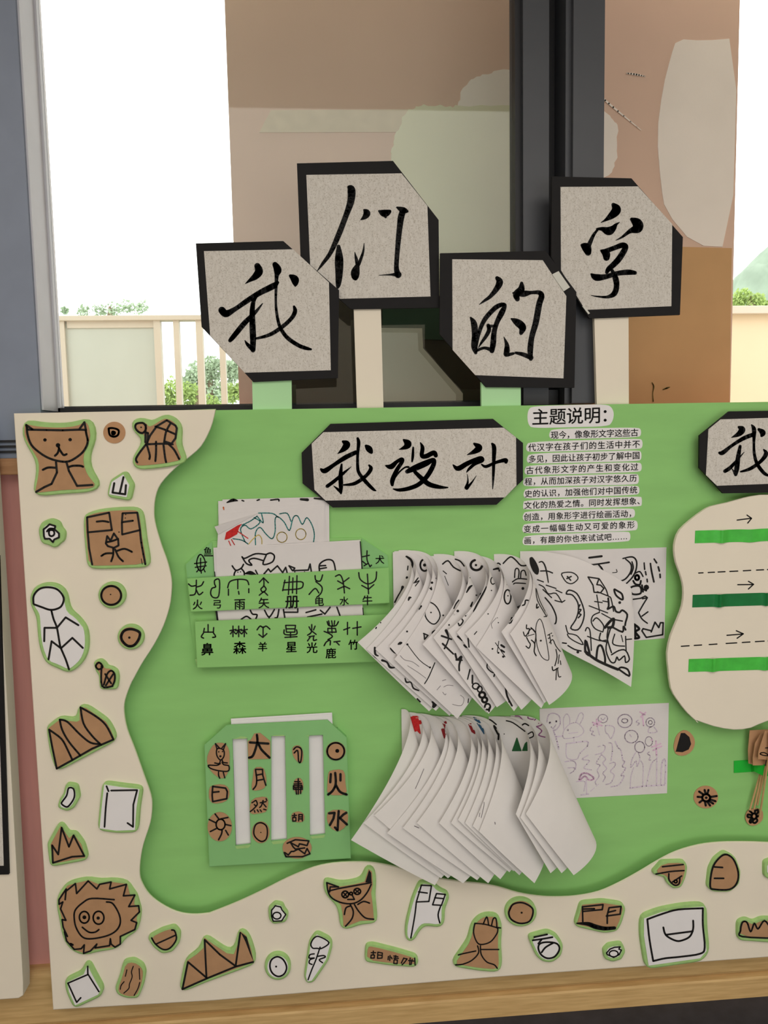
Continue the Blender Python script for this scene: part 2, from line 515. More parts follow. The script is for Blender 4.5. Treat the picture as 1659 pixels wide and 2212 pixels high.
box('pane', xin, xs0 - 0.006, Y_GL, Y_GL + 0.004, z_sill - .01, 2.6, GL1, wf)

# ------------------------------------------------------------------ outside
def jag(P, amt, per=6):
    """ragged outline: each edge broken into short steps"""
    out = []
    for i in range(len(P)):
        a, b = P[i], P[(i + 1) % len(P)]
        for k in range(per):
            t = k / per
            out.append((a[0] + (b[0] - a[0]) * t + random.uniform(-amt, amt) * (k > 0), a[1] + (b[1] - a[1]) * t + random.uniform(-amt, amt) * (k > 0)))
    return out
YP = 0.42
xp0, xp1 = px(496, 300, YP).x, px(1588, 430, YP).x
pier = struct(box('wall_pier', xp0, xp1, YP, YP + 0.45, -0.3, 3.4, EXT))
plate('ochre_coat', [(1240, 535), (1430, 532), (1581, 536), (1571, 1200), (1240, 1200)], YP - 0.0015, 0.0025, EXT2, pier)
plate('plaster_patch', chaikin([(1462, 84), (1520, 88), (1594, 82), (1581, 534), (1500, 530), (1437, 455), (1428, 400), (1419, 290), (1432, 190), (1450, 120)], 1), YP - 0.002, 0.003, PLASTER, pier)
plate('plaster_patch', jag([(1280, 215), (1318, 250), (1334, 270), (1334, 340), (1322, 372), (1280, 400)], 2.5, 5), YP - 0.002, 0.003, PLASTER, pier)
plate('plaster_patch', jag([(985, 235), (1000, 190), (1030, 165), (1075, 152), (1130, 150), (1130, 280), (985, 262)], 3, 6), YP - 0.002, 0.003, PLASTER, pier)
plate('plaster_patch', jag([(868, 260), (885, 235), (915, 225), (960, 230), (990, 228), (1130, 225), (1130, 640), (930, 640), (845, 420), (845, 340), (852, 300)], 3.5, 6), YP - 0.003, 0.003, PLASTERG, pier)
plate('reflected_band', [(585, 238), (1125, 234), (1125, 284), (560, 286)], YP - 0.0022, 0.003, mat('reflected_band_paint', (214, 200, 174), 0.85), pier)  # room bands mirrored in the pane, painted onto the pier
def scratch(pts): return ribbons('scratch', [pts], flat(YP - 0.0042), PLASTER, pier, 3)
scratch([(1354, 158, 3), (1375, 161, 4), (1394, 165, 2)]); scratch([(1302, 212, 4), (1335, 240, 3.5), (1385, 281, 1.5)])
ribbons('dirt_marks', tr(CH, [[(1398, 1335, 6), (1408, 1360, 8), (1402, 1400, 5), (1405, 1450, 8)], [(1465, 1378, 5), (1490, 1368, 10), (1508, 1362, 4)]]), flat(YP - 0.0042), mat('moss', (110, 96, 50), 0.9), pier)
# dark and pale reflections of the pane, painted as solid sheets behind it
db = link('dark_reflection', *box_vf(px(560, 700, 0.37).x, px(1135, 700, 0.37).x, 0.37, 0.395, 0.35, px(850, 640, 0.37).z), DARKREF)
tag(db, 'dark brown board standing in for the dim reflection behind the calligraphy signs', 'board')
plate('green_reflection_strip', [(826, 655), (1110, 655), (1110, 712), (990, 712), (984, 735), (826, 730)], 0.366, 0.004, DARKREFG, db)
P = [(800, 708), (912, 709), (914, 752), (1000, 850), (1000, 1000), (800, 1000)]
pp = plate('pale_reflection', P, 0.345, 0.018, mat('pale_reflection_rim', (190, 190, 166), 0.7), None)
tag(pp, 'pale green cut-corner panel standing in for a reflection behind the white post', 'panel')
plate('pale_reflection_face', [(800, 718), (902, 719), (904, 757), (985, 852), (985, 1000), (800, 1000)], 0.342, 0.004, PALEREF, pp)
# balcony floor and railings
struct(box('balcony_floor', -3.5, 4.5, 0.2, 2.6, -0.35, -0.15, CREAMP))
YR = 2.2
def rx(x, y): return px(x, y, YR)
t = thing('balcony_railing', 'pale metal balcony railing left of the exterior wall with frosted panel', 'railing', (rx(250, 900).x, YR, -0.15))
zr0, zr1 = rx(285, 694).z, rx(285, 683).z
box('handrail', rx(-60, 690).x, rx(560, 690).x, YR - 0.03, YR + 0.03, zr0, zr1, RAIL, t, 0.003)
zb = -0.15
def rbox(nm, xa, xb, m, y0=-.02, y1=.02, z0=zb, z1=None):
    return box(nm, rx(xa, 780).x, rx(xb, 780).x, YR + y0, YR + y1, z0, zr0 if z1 is None else z1, m, t)
for xa, xb in ((126, 146), (337, 351)): rbox('post', xa, xb, RAIL)
for xa, xb in ((379, 391), (427, 441), (476, 488)): rbox('baluster', xa, xb, RAIL)
for xa, xb in ((516, 545), (40, 54), (80, 92)): rbox('baluster', xa, xb, RAIL)
rbox('frosted_panel', 146, 337, FROST, -.006, .006)
box('panel_trim', rx(146, 700).x, rx(337, 700).x, YR - .012, YR + .012, rx(240, 709).z, zr0, RAIL, t)
t = thing('balcony_parapet', 'cream balcony parapet with pale rail right of the exterior wall', 'parapet', (rx(1650, 900).x, YR, -0.15))
z2a, z2b = rx(1620, 680).z, rx(1620, 663).z
box('handrail', rx(1500, 670).x, rx(2300, 670).x, YR - 0.04, YR + 0.03, z2a, z2b, RAIL, t, 0.003)
box('parapet_wall', rx(1500, 670).x, rx(2300, 670).x, YR, YR + 0.08, zb, z2a, CREAMP, t)
# trees and hill
def tree(name, label, blobs, Yt, m, nleaf, size, seed):
    rnd = random.Random(seed)
    V, Fc = [], []
    cs = [px(b[0], b[1], Yt) for b in blobs]; k = (Yt - CAM.y) / F
    base = Vector((sum(c.x for c in cs) / len(cs), Yt, 0)); zmin = min(c.z for c in cs)
    zg = -6.0
    t = thing(name, label, 'tree', (base.x, Yt, zg), 'trees beyond the balcony')
    for c, b in zip(cs, blobs):
        r = b[2] * k
        for _ in range(nleaf):
            while True:
                p = Vector((rnd.uniform(-1, 1), rnd.uniform(-1, 1), rnd.uniform(-1, 1)))
                if p.length < 1: break
            p = p * (0.55 + 0.45 * p.length) if p.length > .2 else p
            q = c + p * r
            u = Vector((rnd.gauss(0, 1), rnd.gauss(0, 1), rnd.gauss(0, 1))).normalized()
            v = u.cross(Vector((rnd.gauss(0, 1), rnd.gauss(0, 1), rnd.gauss(0, 1)))).normalized()
            s = size * k * rnd.uniform(.6, 1.3)
            n = len(V); V += [q - u * s, q + v * s * .5, q + u * s, q - v * s * .5]; Fc.append((n, n + 1, n + 2, n + 3))
    link('crown', V, Fc, m, t)
    V, Fc = [], []
    for i, (z, r) in enumerate(((zg, .16), (zmin, .11), (max(c.z for c in cs), .03))):
        V += [(base.x + r * math.cos(a * math.pi / 4), Yt + r * math.sin(a * math.pi / 4), z) for a in range(8)]
    for l in range(2):
        Fc += [(l * 8 + a, l * 8 + (a + 1) % 8, l * 8 + 8 + (a + 1) % 8, l * 8 + 8 + a) for a in range(8)]
    link('trunk', V, Fc, TRUNK, t)
tree('leafy_tree', 'hazy green tree seen between the railing balusters', [(430, 810, 30), (458, 795, 26), (410, 835, 28), (500, 800, 22), (440, 850, 40), (480, 845, 36)], 16, LEAF1, 500, 5, 1)
tree('leafy_tree', 'low yellow-green bushy tree in front of the hazy tree at the balusters', [(375, 845, 32), (410, 852, 28), (352, 862, 26), (500, 850, 22), (395, 875, 40), (520, 845, 18), (455, 878, 26)], 12, LEAF2, 420, 4.5, 2)
tree('leafy_tree', 'pale tree top showing above the balcony handrail at the left', [(180, 672, 13), (215, 670, 16), (245, 668, 17), (275, 662, 15), (305, 662, 14), (300, 690, 20), (240, 700, 30), (140, 670, 8)], 18, LEAF1, 110, 4, 3)
tree('leafy_tree', 'yellow-green leafy tree top above the cream parapet at the right edge', [(1605, 640, 20), (1635, 650, 18), (1590, 655, 20), (1660, 665, 16), (1620, 670, 30)], 14, LEAF2, 260, 4.5, 4)
V, Fc = [], []
nx_, ny_ = 60, 12
prof = [(1540, 720), (1575, 655), (1600, 606), (1620, 572), (1645, 545), (1680, 520), (1760, 500), (1900, 540)]
hx = [px(a, b, 80).x for a, b in prof]; hz = [px(a, b, 80).z for a, b in prof]
for i in range(nx_ + 1):
    for j in range(ny_ + 1):
        x = hx[0] - 8 + (hx[-1] - hx[0] + 8) * i / nx_; a = j / ny_
        hgt = float(np.interp(x, hx, hz)) + 8 + .3 * math.sin(x * 3.1)
        V.append((x, 64 + 32 * a, -8 + hgt * math.sin(math.pi * a) ** .7 + random.uniform(-.3, .3)))
for i in range(nx_):
    for j in range(ny_):
        q = i * (ny_ + 1) + j; Fc.append((q, q + ny_ + 1, q + ny_ + 2, q + 1))
struct(link('hill', V, Fc, HILL, smooth=True))
struct(link('distant_ground', *box_vf(-120, 160, 3.2, 120, -8.5, -8.0), HILL))

# ------------------------------------------------------------------ the display board
YT = -0.036          # face of the cream border
board_top = [(34, 895), (465, 886), (1659, 868), (1830, 866), (1830, 2054), (1659, 2066), (1060, 2110), (460, 2160), (118, 2179)]
board = plate('display_board', board_top, 0.0, 0.012, GREEN)
tag(board, 'large green foam display board with a wavy cream border leaning under the window', 'display board')
wave = [CA(p) for p in [(1608, 85), (1602, 120), (1570, 230), (1500, 360), (1400, 450), (1300, 530), (1200, 640), (1160, 740), (1150, 860), (1165, 960), (1210, 1110), (1250, 1220), (1280, 1350), (1280, 1450), (1265, 1560), (1220, 1700), (1150, 1840), (1060, 1980), (1000, 2090)]]
wave += [CB(p) for p in [(850, 0), (815, 100), (810, 180), (830, 290), (880, 420), (940, 590), (985, 720), (992, 800), (980, 900), (935, 1040), (915, 1150), (912, 1240), (930, 1300), (975, 1370), (1050, 1430), (1150, 1480), (1250, 1498), (1350, 1492)]]
wave += [CM(p) for p in [(0, 415), (150, 355), (300, 285), (450, 210), (600, 150), (720, 125), (850, 118), (960, 122), (1100, 148), (1200, 180), (1350, 215)]]
wave += [CN(p) for p in [(0, 265), (100, 275), (200, 295), (300, 325), (400, 342), (500, 348), (620, 342), (740, 318), (850, 270), (960, 210), (1060, 150), (1160, 100), (1280, 65), (1400, 50), (1540, 48), (1659, 52)]] + [(1760, 1826), (1835, 1850)]
wave = spline(wave, sub=3)
outer = [(1835, 2055), (1659, 2067), (1060, 2111), (460, 2161), (115, 2181), (30, 893)]
plate('cream_border', wave + outer, YT, 0.004, CREAM, board, bev=1.2)
plate('green_border_backing', [(x + .8, y - 1.2) for x, y in wave] + [(1830, 2050), (1660, 2060), (1060, 2104), (460, 2154), (122, 2172), (38, 899)], YT + 0.004, 0.004, EDGE, board)
wave_in = [wave[i] for i in range(0, len(wave), 2)]
plate('border_spacer', offset_outline(wave_in + [(1835, 2050), (1659, 2058), (1060, 2100), (460, 2150), (125, 2168), (44, 902)], -30, res=150), YT + 0.008, -YT - 0.008, GREEN2, board)

NCARD = [0]
def card(label, paper, outline, strokes, wd=4.0, back=9.0, shift=(2.0, -0.5), smooth=1, Yb=None, fills=None, grp='picture cards on the cream border'):
    Yb = YT if Yb is None else Yb
    out = chaikin(outline, smooth)
    if back:
        th = 0.008
        bk = [(x + shift[0], y + shift[1]) for x, y in offset_outline(outline, back)]
        c = px(sum(p[0] for p in out) / len(out), sum(p[1] for p in out) / len(out), Yb)
        t = thing('picture_card', label, 'picture card', c, grp)
        plate('foam_backing', bk, Yb - th, th, EDGE, t, bev=2.0)
        Yf = Yb - th - 0.0012
    else:
        c = px(sum(p[0] for p in out) / len(out), sum(p[1] for p in out) / len(out), Yb)
        t = thing('picture_card', label, 'picture card', c, grp)
        Yf = Yb - 0.0016
    plate('card_face', out, Yf, 0.0012 if back else 0.0016, paper, t)
    if fills: fillpoly('ink_fill', fills, flat(Yf - 0.0003), INK, t)
    ribbons('ink_drawing', strokes, flat(Yf - 0.0005), INK, t, wd * 1.14)
    return t
K, Wt = KRAFT, CARDW
# left side, upper part
card('brown cat face card in the top left corner of the cream border', K, [CA(p) for p in [(185, 190), (215, 200), (300, 215), (450, 222), (570, 210), (640, 175), (665, 215), (675, 300), (640, 370), (620, 440), (625, 500), (650, 570), (690, 620), (710, 645), (690, 670), (600, 680), (480, 685), (380, 695), (260, 708), (270, 660), (290, 560), (290, 470), (255, 410), (200, 320), (180, 270)]],
     tr(CA, [['s', (195, 200), (205, 235), (345, 238), (470, 240), (590, 235), (640, 237)], ['s', (195, 200), (245, 235)], ['s', (590, 235), (630, 180), (642, 240)],
             [(200, 205), (205, 270), (235, 350), (300, 410), (370, 450), (450, 472), (520, 470), (600, 420), (640, 370), (655, 320), (645, 270), (640, 240)],
             [(335, 312, 26)], [(523, 310, 26)], [(432, 352, 34)], [(432, 355), (440, 375), (430, 410), (410, 430)], [(440, 375), (455, 400), (475, 425), (497, 418)],
             ['s', (418, 478), (425, 555), (385, 640), (330, 665), (270, 700)], ['s', (495, 475), (515, 545), (575, 655), (690, 648)],
             [(320, 535), (360, 518), (415, 520)], [(512, 515), (545, 505), (600, 505), (620, 512)]]), 4.2, shift=(4, -1))
card('small round brown card with an inked square ring between cat and tortoise', KRAFT2, ell(*CA((853, 257)), 24, 23.5, 24),
     tr(CA, [[(815, 225), (850, 225), (885, 240), (880, 275), (850, 288), (820, 275), (812, 235), (815, 225)], [(845, 260, 30)], [(840, 250), (858, 255), (852, 270), (838, 268), (840, 250)]]), 4, back=0)
card('brown tortoise card near the top of the wavy edge', K, [CA(p) for p in [(1005, 190), (1040, 175), (1090, 185), (1110, 215), (1150, 200), (1200, 165), (1245, 150), (1300, 180), (1325, 220), (1320, 290), (1310, 330), (1330, 390), (1360, 460), (1240, 485), (1130, 498), (1035, 505), (1010, 490), (1010, 460), (1060, 380), (1085, 340), (1080, 275), (1040, 255), (1010, 225)]],
     tr(CA, [[(1045, 185), (1075, 190), (1090, 225), (1070, 258), (1040, 255), (1012, 225), (1015, 195), (1045, 185)], [(1053, 218, 12)], [(1088, 200), (1085, 330)], ['s', (1100, 345), (1105, 260), (1090, 258)],
             ['s', (1095, 340), (1120, 280), (1170, 210), (1245, 165), (1310, 205), (1320, 225), (1310, 300), (1280, 340), (1235, 325)], [(1090, 345), (1225, 340), (1290, 345)], [(1160, 212), (1230, 235), (1310, 270)], [(1275, 185), (1240, 250), (1225, 335)],
             [(1090, 345), (1040, 410), (1015, 455), (1025, 480)], [(1095, 345), (1118, 425), (1115, 455)], [(1165, 325), (1165, 400), (1160, 470)], [(1220, 345), (1232, 440), (1240, 478)], [(1260, 345), (1300, 385), (1338, 455)]]), 4)
card('small white card with a three-pronged mountain glyph below the tortoise', Wt, [CA(p) for p in [(835, 625), (920, 570), (965, 650), (945, 740), (815, 718), (820, 680)]],
     tr(CA, [['s', (853, 635), (840, 705), (935, 718), (940, 650)], [(922, 590), (893, 712)]]), 4, back=7, shift=(4, 0), smooth=0)
flo = [(375, 937), (410, 950), (420, 985), (445, 1010), (440, 1045), (410, 1060), (400, 1080), (375, 1060), (335, 1055), (325, 1025), (320, 985), (335, 955)]
card('small white rose card left of the brown gate drawing', Wt, [CA(p) for p in flo],
     tr(CA, [['s', (370, 942), (412, 955), (408, 980), (440, 1010), (440, 1040), (405, 1055), (395, 1075), (370, 1050), (335, 1050), (328, 1030), (325, 980), (350, 960), (370, 942)], [(375, 985), (400, 990), (405, 1015), (390, 1030), (370, 1025), (365, 1000), (375, 985)], [(350, 995), (370, 975), (405, 975)]]), 3.6, back=11)
card('brown card of a gate with a small cat under it', K, [CA(p) for p in [(640, 885), (720, 855), (850, 840), (1000, 835), (1035, 850), (1050, 950), (1060, 1050), (1085, 1180), (1090, 1240), (800, 1250), (665, 1250), (650, 1100), (640, 980)]],
     tr(CA, [['s', (650, 890), (655, 1000), (665, 1120), (688, 1242)], ['s', (650, 890), (815, 855), (835, 985), (655, 1002)], [(722, 922), (770, 918), (810, 925)], ['s', (915, 860), (1025, 855), (1045, 985), (912, 1018), (910, 930), (915, 860)], [(918, 925), (992, 915)], [(1045, 985), (1055, 1080), (1085, 1240)],
             ['s', (790, 1085), (800, 1030), (825, 1065), (850, 1010), (882, 1055), (885, 1100), (850, 1118), (805, 1105), (790, 1085)], [(795, 1075), (835, 1068), (882, 1050)], [(845, 1120), (845, 1170), (830, 1218)], [(860, 1130), (885, 1185), (918, 1218)], [(757, 1178), (790, 1160), (845, 1158)], [(875, 1140), (930, 1125), (985, 1148)],
             [(938, 870, 8)], [(935, 895, 8)], [(888, 1000, 10)], ['1.5', (1055, 1200), (1062, 1240)]]), 3.8, back=7, shift=(3, 0))
card('tall white stick figure card on the left of the border', Wt, [CA(p) for p in [(245, 1500), (270, 1430), (340, 1400), (420, 1410), (475, 1460), (480, 1530), (500, 1600), (560, 1640), (600, 1690), (625, 1720), (635, 1800), (630, 1880), (600, 1950), (550, 2000), (510, 2025), (440, 1990), (360, 1960), (320, 1860), (305, 1750), (300, 1640), (290, 1600), (255, 1550)]],
     tr(CA, [[(250, 1535), (252, 1475), (295, 1425), (360, 1412), (430, 1430), (475, 1490), (460, 1550), (420, 1575), (370, 1580), (310, 1560), (255, 1540)], [(382, 1580), (400, 1650), (425, 1715), (445, 1830), (455, 1868), (490, 1950), (515, 2025)],
             ['s', (330, 1815), (332, 1715), (425, 1715), (490, 1637), (585, 1695)], ['s', (362, 1950), (385, 1815), (455, 1868), (540, 1790), (618, 1865)]]), 3.8, back=8, shift=(1, 0))
card('round brown dot-in-circle card, the upper of two beside the stick figure', K, ell(*CA((830, 1473)), 24, 23, 22), tr(CA, [ring(830, 1473, 74, 70) , [(825, 1466, 10)]]), 4, back=6)
card('round brown dot-in-circle card, the lower of two beside the stick figure', K, ell(*CA((970, 1785)), 23, 21.5, 22), tr(CA, [[(905, 1775), (930, 1735), (985, 1725), (1042, 1750), (1035, 1800), (1000, 1845), (955, 1850), (915, 1815), (905, 1775)], [(965, 1788, 18)]]), 5, back=6)
card('small brown snail card with a crossed shell, lower right of the stick figure', K, [CA(p) for p in [(710, 1975), (740, 1965), (765, 1985), (780, 2020), (820, 2020), (850, 2040), (858, 2080), (850, 2150), (755, 2150), (750, 2060), (725, 2025)]],
     tr(CA, [[(715, 2000), (735, 1975), (755, 1985), (765, 2010), (735, 2025), (715, 2000)], [(758, 2000), (762, 2150), (840, 2150)], [(775, 2140), (800, 2060), (830, 2035), (855, 2060), (855, 2110), (838, 2150)], [(785, 2060), (830, 2130)], [(845, 2060), (790, 2145)]]), 3.6, back=6, shift=(3, 1))
# left side, lower part
card('brown three-peaked mountain card with leaning tall peaks below the snail', K, [CB(p) for p in [(318, 280), (395, 222), (450, 235), (500, 240), (520, 230), (520, 145), (560, 150), (690, 240), (720, 290), (745, 350), (650, 400), (470, 495), (375, 545), (340, 430)]],
     tr(CB, [[(320, 290), (340, 400), (370, 545)], [(320, 290), (400, 350), (440, 420), (472, 488)], [(390, 225), (405, 290), (450, 370), (525, 460)], [(390, 225), (440, 240), (520, 320), (590, 375), (655, 385)], [(525, 145), (545, 250), (600, 330), (660, 390)], [(525, 145), (620, 200), (690, 260), (740, 355)], ['s', (370, 545), (470, 490), (600, 415), (740, 355)]]), 3.8, back=6, shift=(1, -1), smooth=0)
card('small white crescent moon card left of the white square', Wt, [CB(p) for p in [(440, 660), (485, 668), (498, 730), (465, 790), (430, 806), (390, 790), (400, 755), (425, 720)]],
     tr(CB, [[(448, 672), (480, 678), (485, 730), (460, 775), (435, 795), (402, 775), (410, 755), (435, 720), (448, 672)]]), 3.2, back=6, shift=(2, -1))
card('upright white square card with an open frame drawn on it', Wt, [CB(p) for p in [(680, 650), (800, 668), (910, 680), (890, 800), (880, 945), (760, 950), (650, 935), (665, 780)]],
     tr(CB, [[(700, 705), (690, 800), (682, 925)], [(695, 660), (708, 692)], ['s', (725, 688), (895, 685), (870, 780), (868, 925), (832, 900)]]), 3.4, back=6, shift=(2, -1), smooth=0)
card('small brown crown-shaped peaks card above the lion', K, [CB(p) for p in [(330, 1040), (395, 920), (450, 1000), (480, 975), (530, 1040), (555, 1125), (345, 1165)]],
     tr(CB, [['s', (345, 1160), (340, 1045), (380, 1105), (402, 930), (450, 1055), (480, 980), (550, 1115), (470, 1120), (345, 1160)]]), 3.6, back=7, shift=(0, -1), smooth=0)
card('large brown smiling lion face with a spiky mane', K, [CB(p) for p in [(380, 1420), (395, 1370), (440, 1310), (490, 1295), (580, 1275), (640, 1300), (720, 1285), (830, 1300), (850, 1380), (880, 1370), (875, 1430), (910, 1470), (890, 1520), (895, 1560), (880, 1600), (790, 1640), (780, 1690), (740, 1710), (620, 1725), (550, 1750), (480, 1725), (440, 1680), (415, 1610), (405, 1530), (385, 1450)]],
     tr(CB, [['s', (385, 1430), (385, 1400), (432, 1330), (425, 1400), (430, 1345), (492, 1295), (500, 1360), (575, 1278), (632, 1330), (650, 1300), (725, 1285), (715, 1330), (825, 1300), (805, 1375), (880, 1370), (840, 1445), (905, 1440), (910, 1480), (855, 1535), (892, 1550), (880, 1595), (785, 1640), (785, 1690), (750, 1710), (725, 1690), (720, 1655), (715, 1700), (620, 1715), (632, 1690), (590, 1735), (545, 1750), (550, 1695), (530, 1720), (485, 1725), (435, 1670), (420, 1610), (440, 1640), (412, 1580), (405, 1530), (430, 1535), (395, 1460), (410, 1415), (385, 1430)],
             [(745, 1400), (600, 1392), (540, 1420), (490, 1470), (485, 1530), (500, 1590), (540, 1645), (600, 1655), (700, 1635), (760, 1600), (785, 1550), (775, 1490), (735, 1425), (695, 1415)], ring(550, 1515, 32, 38), [(550, 1515, 26)], ring(643, 1518, 35, 42), [(640, 1520, 22)], [(537, 1580), (580, 1612), (620, 1612), (645, 1595)], [(460, 1690, 18), (475, 1695, 14)]]), 3.2, back=6, shift=(1, -1), smooth=0)
card('small brown bowl card right of the lion', K, [CB(p) for p in [(985, 1650), (1060, 1610), (1130, 1590), (1155, 1620), (1150, 1670), (1110, 1720), (1060, 1730), (1015, 1695)]],
     tr(CB, [[(990, 1650), (1015, 1690), (1065, 1725), (1110, 1715), (1150, 1660), (1140, 1605), (1120, 1598)], [(1018, 1690), (1145, 1632)]]), 3, back=7, shift=(1, 0))
card('tilted white square card with a stalk in the bottom left corner', Wt, [CB(p) for p in [(440, 1940), (545, 1890), (570, 1830), (600, 1890), (655, 1990), (640, 2020), (490, 2090), (450, 2000)]],
     tr(CB, [['s', (443, 1945), (575, 1888), (645, 2000)], [(572, 1835), (573, 1885)], ['s', (443, 1945), (500, 2070), (527, 2040)]]), 3, back=7, shift=(1, -2), smooth=0)
card('brown card with thin wavy water lines under the lion', K, [CB(p) for p in [(820, 1820), (870, 1810), (920, 1840), (935, 1880), (920, 1960), (890, 2030), (830, 2030), (780, 2010), (770, 1980), (800, 1900)]],
     tr(CB, [[(870, 1835), (858, 1870), (862, 1905), (845, 1950), (840, 1980), (808, 2010)], [(828, 1858), (818, 1900)], [(908, 1850), (912, 1920)], [(912, 1940), (900, 1980), (875, 2025)], [(810, 1935), (790, 1960), (785, 1985)]]), 2.0, back=6, shift=(0, -2))
card('wide brown mountain range card on the bottom border right of the bowl', K, [(392, 2138), (404, 2076), (425, 2062), (440, 2048), (441, 2026), (460, 2040), (490, 2060), (505, 2062), (514, 2040), (519, 2012), (532, 2022), (542, 2050), (548, 2078), (500, 2096), (440, 2118)],
     [['s', (394, 2137), (406, 2078), (446, 2112)], ['s', (446, 2112), (442, 2030), (475, 2062), (509, 2087)], ['s', (509, 2087), (519, 2015)], ['s', (394, 2137), (446, 2114), (509, 2088), (547, 2078)]], 3.6, back=6, shift=(1, -1), smooth=0, fills=[[(520, 2014), (533, 2024), (548, 2078), (540, 2060), (530, 2034)]])
# bottom border
card('small white flower card at the foot of the green bay left of the owl-eyed cat', Wt, [CM(p) for p in [(345, 400), (375, 372), (410, 380), (415, 400), (438, 430), (425, 465), (365, 475), (348, 455)]],
     tr(CM, [['s', (350, 405), (372, 378), (405, 385), (412, 402), (435, 430), (410, 468), (360, 470), (350, 440), (350, 405)], ring(382, 437, 24, 20)]), 2.6, back=5, shift=(0, -1))
card('white oval dot-in-circle card under the small white flower', Wt, ell(*CM((387, 743)), 22.5, 23.5, 22), tr(CM, [[(340, 740), (350, 700), (385, 682), (420, 700), (440, 745), (425, 785), (390, 800), (355, 780), (340, 740)], [(377, 741, 12)]]), 3.2, back=6, shift=(0, -1))
card('narrow white card of a single long-stemmed rose', Wt, [CM(p) for p in [(585, 600), (620, 550), (690, 585), (700, 610), (675, 700), (590, 825), (565, 830), (555, 800), (570, 700)]],
     tr(CM, [[(620, 632), (595, 630), (585, 605), (605, 570), (635, 562), (693, 598), (650, 632), (620, 632)], [(640, 625), (615, 700), (590, 760), (568, 820)], [(605, 665), (580, 670), (575, 690), (605, 690), (580, 700), (575, 720), (592, 728)], [(625, 680), (660, 675), (670, 685), (635, 700), (655, 718)]]), 2.6, back=5, shift=(1, -1), smooth=0)
card('brown cat card with swirled eyes and one tall black ear', K, [CM(p) for p in [(678, 240), (710, 250), (760, 265), (850, 250), (905, 235), (930, 160), (950, 175), (955, 250), (945, 300), (955, 380), (962, 465), (880, 468), (800, 500), (780, 500), (775, 430), (765, 375), (720, 330), (690, 300)]],
     tr(CM, [[(680, 240), (690, 300), (715, 335), (770, 360), (830, 365), (880, 345), (920, 300), (945, 250)], ['s', (945, 240), (860, 255), (750, 275), (690, 290)], ['s', (680, 240), (750, 265), (700, 265), (697, 295)], ring(790, 310, 20, 20), ring(862, 292, 20, 18), ['s3', (780, 300), (800, 322)], ['s3', (800, 300), (780, 322)], ['s3', (852, 284), (872, 300)], ['s3', (872, 284), (852, 300)], ring(825, 305, 9, 8), ['s', (830, 310), (845, 340), (805, 340)],
             [(845, 370), (870, 410), (910, 450), (960, 458)], [(820, 370), (838, 410), (830, 455), (792, 500)], [(785, 430), (795, 390), (825, 378)], [(865, 370), (900, 352), (935, 362)]]), 3, back=8, shift=(0, -1), smooth=0, fills=[[CM(p) for p in [(932, 165), (945, 180), (948, 240), (910, 238), (925, 190)]]])
card('white card of two flags on poles touching the lowest hanging sheet', Wt, [CM(p) for p in [(1240, 245), (1310, 255), (1340, 290), (1395, 310), (1385, 350), (1365, 385), (1365, 470), (1350, 490), (1270, 480), (1240, 490), (1210, 530), (1190, 570), (1170, 575), (1160, 550), (1165, 480), (1200, 340)]],
     tr(CM, [['s', (1245, 255), (1305, 258), (1290, 352), (1215, 355), (1245, 255)], [(1228, 295), (1280, 302)], [(1215, 355), (1205, 440), (1182, 570)], ['s', (1335, 305), (1388, 310), (1365, 375), (1312, 372), (1335, 305)], [(1325, 330), (1375, 335)], [(1362, 375), (1345, 430), (1355, 480)]]), 2.8, back=6, shift=(1, 0))
card('oblong brown card with a line of small written characters', K, [CM(p) for p in [(925, 625), (950, 622), (1100, 660), (1200, 690), (1210, 705), (1200, 730), (1060, 720), (920, 700)]],
     tr(CM, [[(945, 658), (972, 658)], [(958, 648), (957, 670)], ['s', (945, 672), (965, 672), (963, 690), (943, 690), (945, 672)], ['s', (985, 655), (983, 692), (1010, 690), (1012, 660), (985, 655)], [(988, 672), (1010, 674)], [(1048, 680), (1046, 700)], [(1058, 675), (1056, 705)], [(1065, 685), (1070, 695)], [(1080, 678), (1105, 682)], [(1080, 690), (1108, 692)], [(1092, 675), (1088, 695)], ['s', (1082, 700), (1080, 722), (1100, 724), (1102, 702), (1082, 700)],
             [(1140, 690), (1125, 720)], ['s', (1140, 692), (1160, 695), (1145, 715), (1130, 730)], [(1178, 690), (1175, 730)], [(1168, 705), (1200, 708)], [(1190, 698), (1183, 730)], [(1205, 690), (1208, 732)]]), 2.4, back=6, shift=(1, -1))
card('brown fox card with a rounded head and spread skirt', K, [(983, 2082), (999, 2059), (1017, 2033), (1024, 2001), (1035, 1988), (1047, 1981), (1071, 1981), (1078, 1999), (1075, 2038), (1078, 2078), (1075, 2094), (1036, 2091), (1000, 2085)],
     tr(CN, [[(65, 490), (58, 540), (75, 590), (100, 605), (150, 590), (185, 545), (190, 515)], [(190, 515), (120, 495), (65, 490)], [(110, 495), (130, 455), (140, 500)], [(155, 505), (165, 465), (180, 465), (185, 515)], [(180, 512), (205, 515)], [(80, 612), (85, 650), (50, 690), (0, 712), (-40, 716)], [(95, 612), (100, 660), (130, 700), (170, 715), (187, 735)], [(-25, 662), (0, 655), (70, 640)], [(95, 632), (195, 632)]]), 2.6, back=7, shift=(0, -1))
card('round brown dot-in-circle card on the bottom border right of the fox', K, ell(*CN((315, 432)), 28.5, 25, 22), tr(CN, [[(255, 415), (275, 385), (325, 378), (375, 405), (380, 440), (360, 480), (310, 490), (265, 470), (250, 440), (255, 415)], [(319, 432, 11)]]), 3.2, back=6, shift=(0, -1))
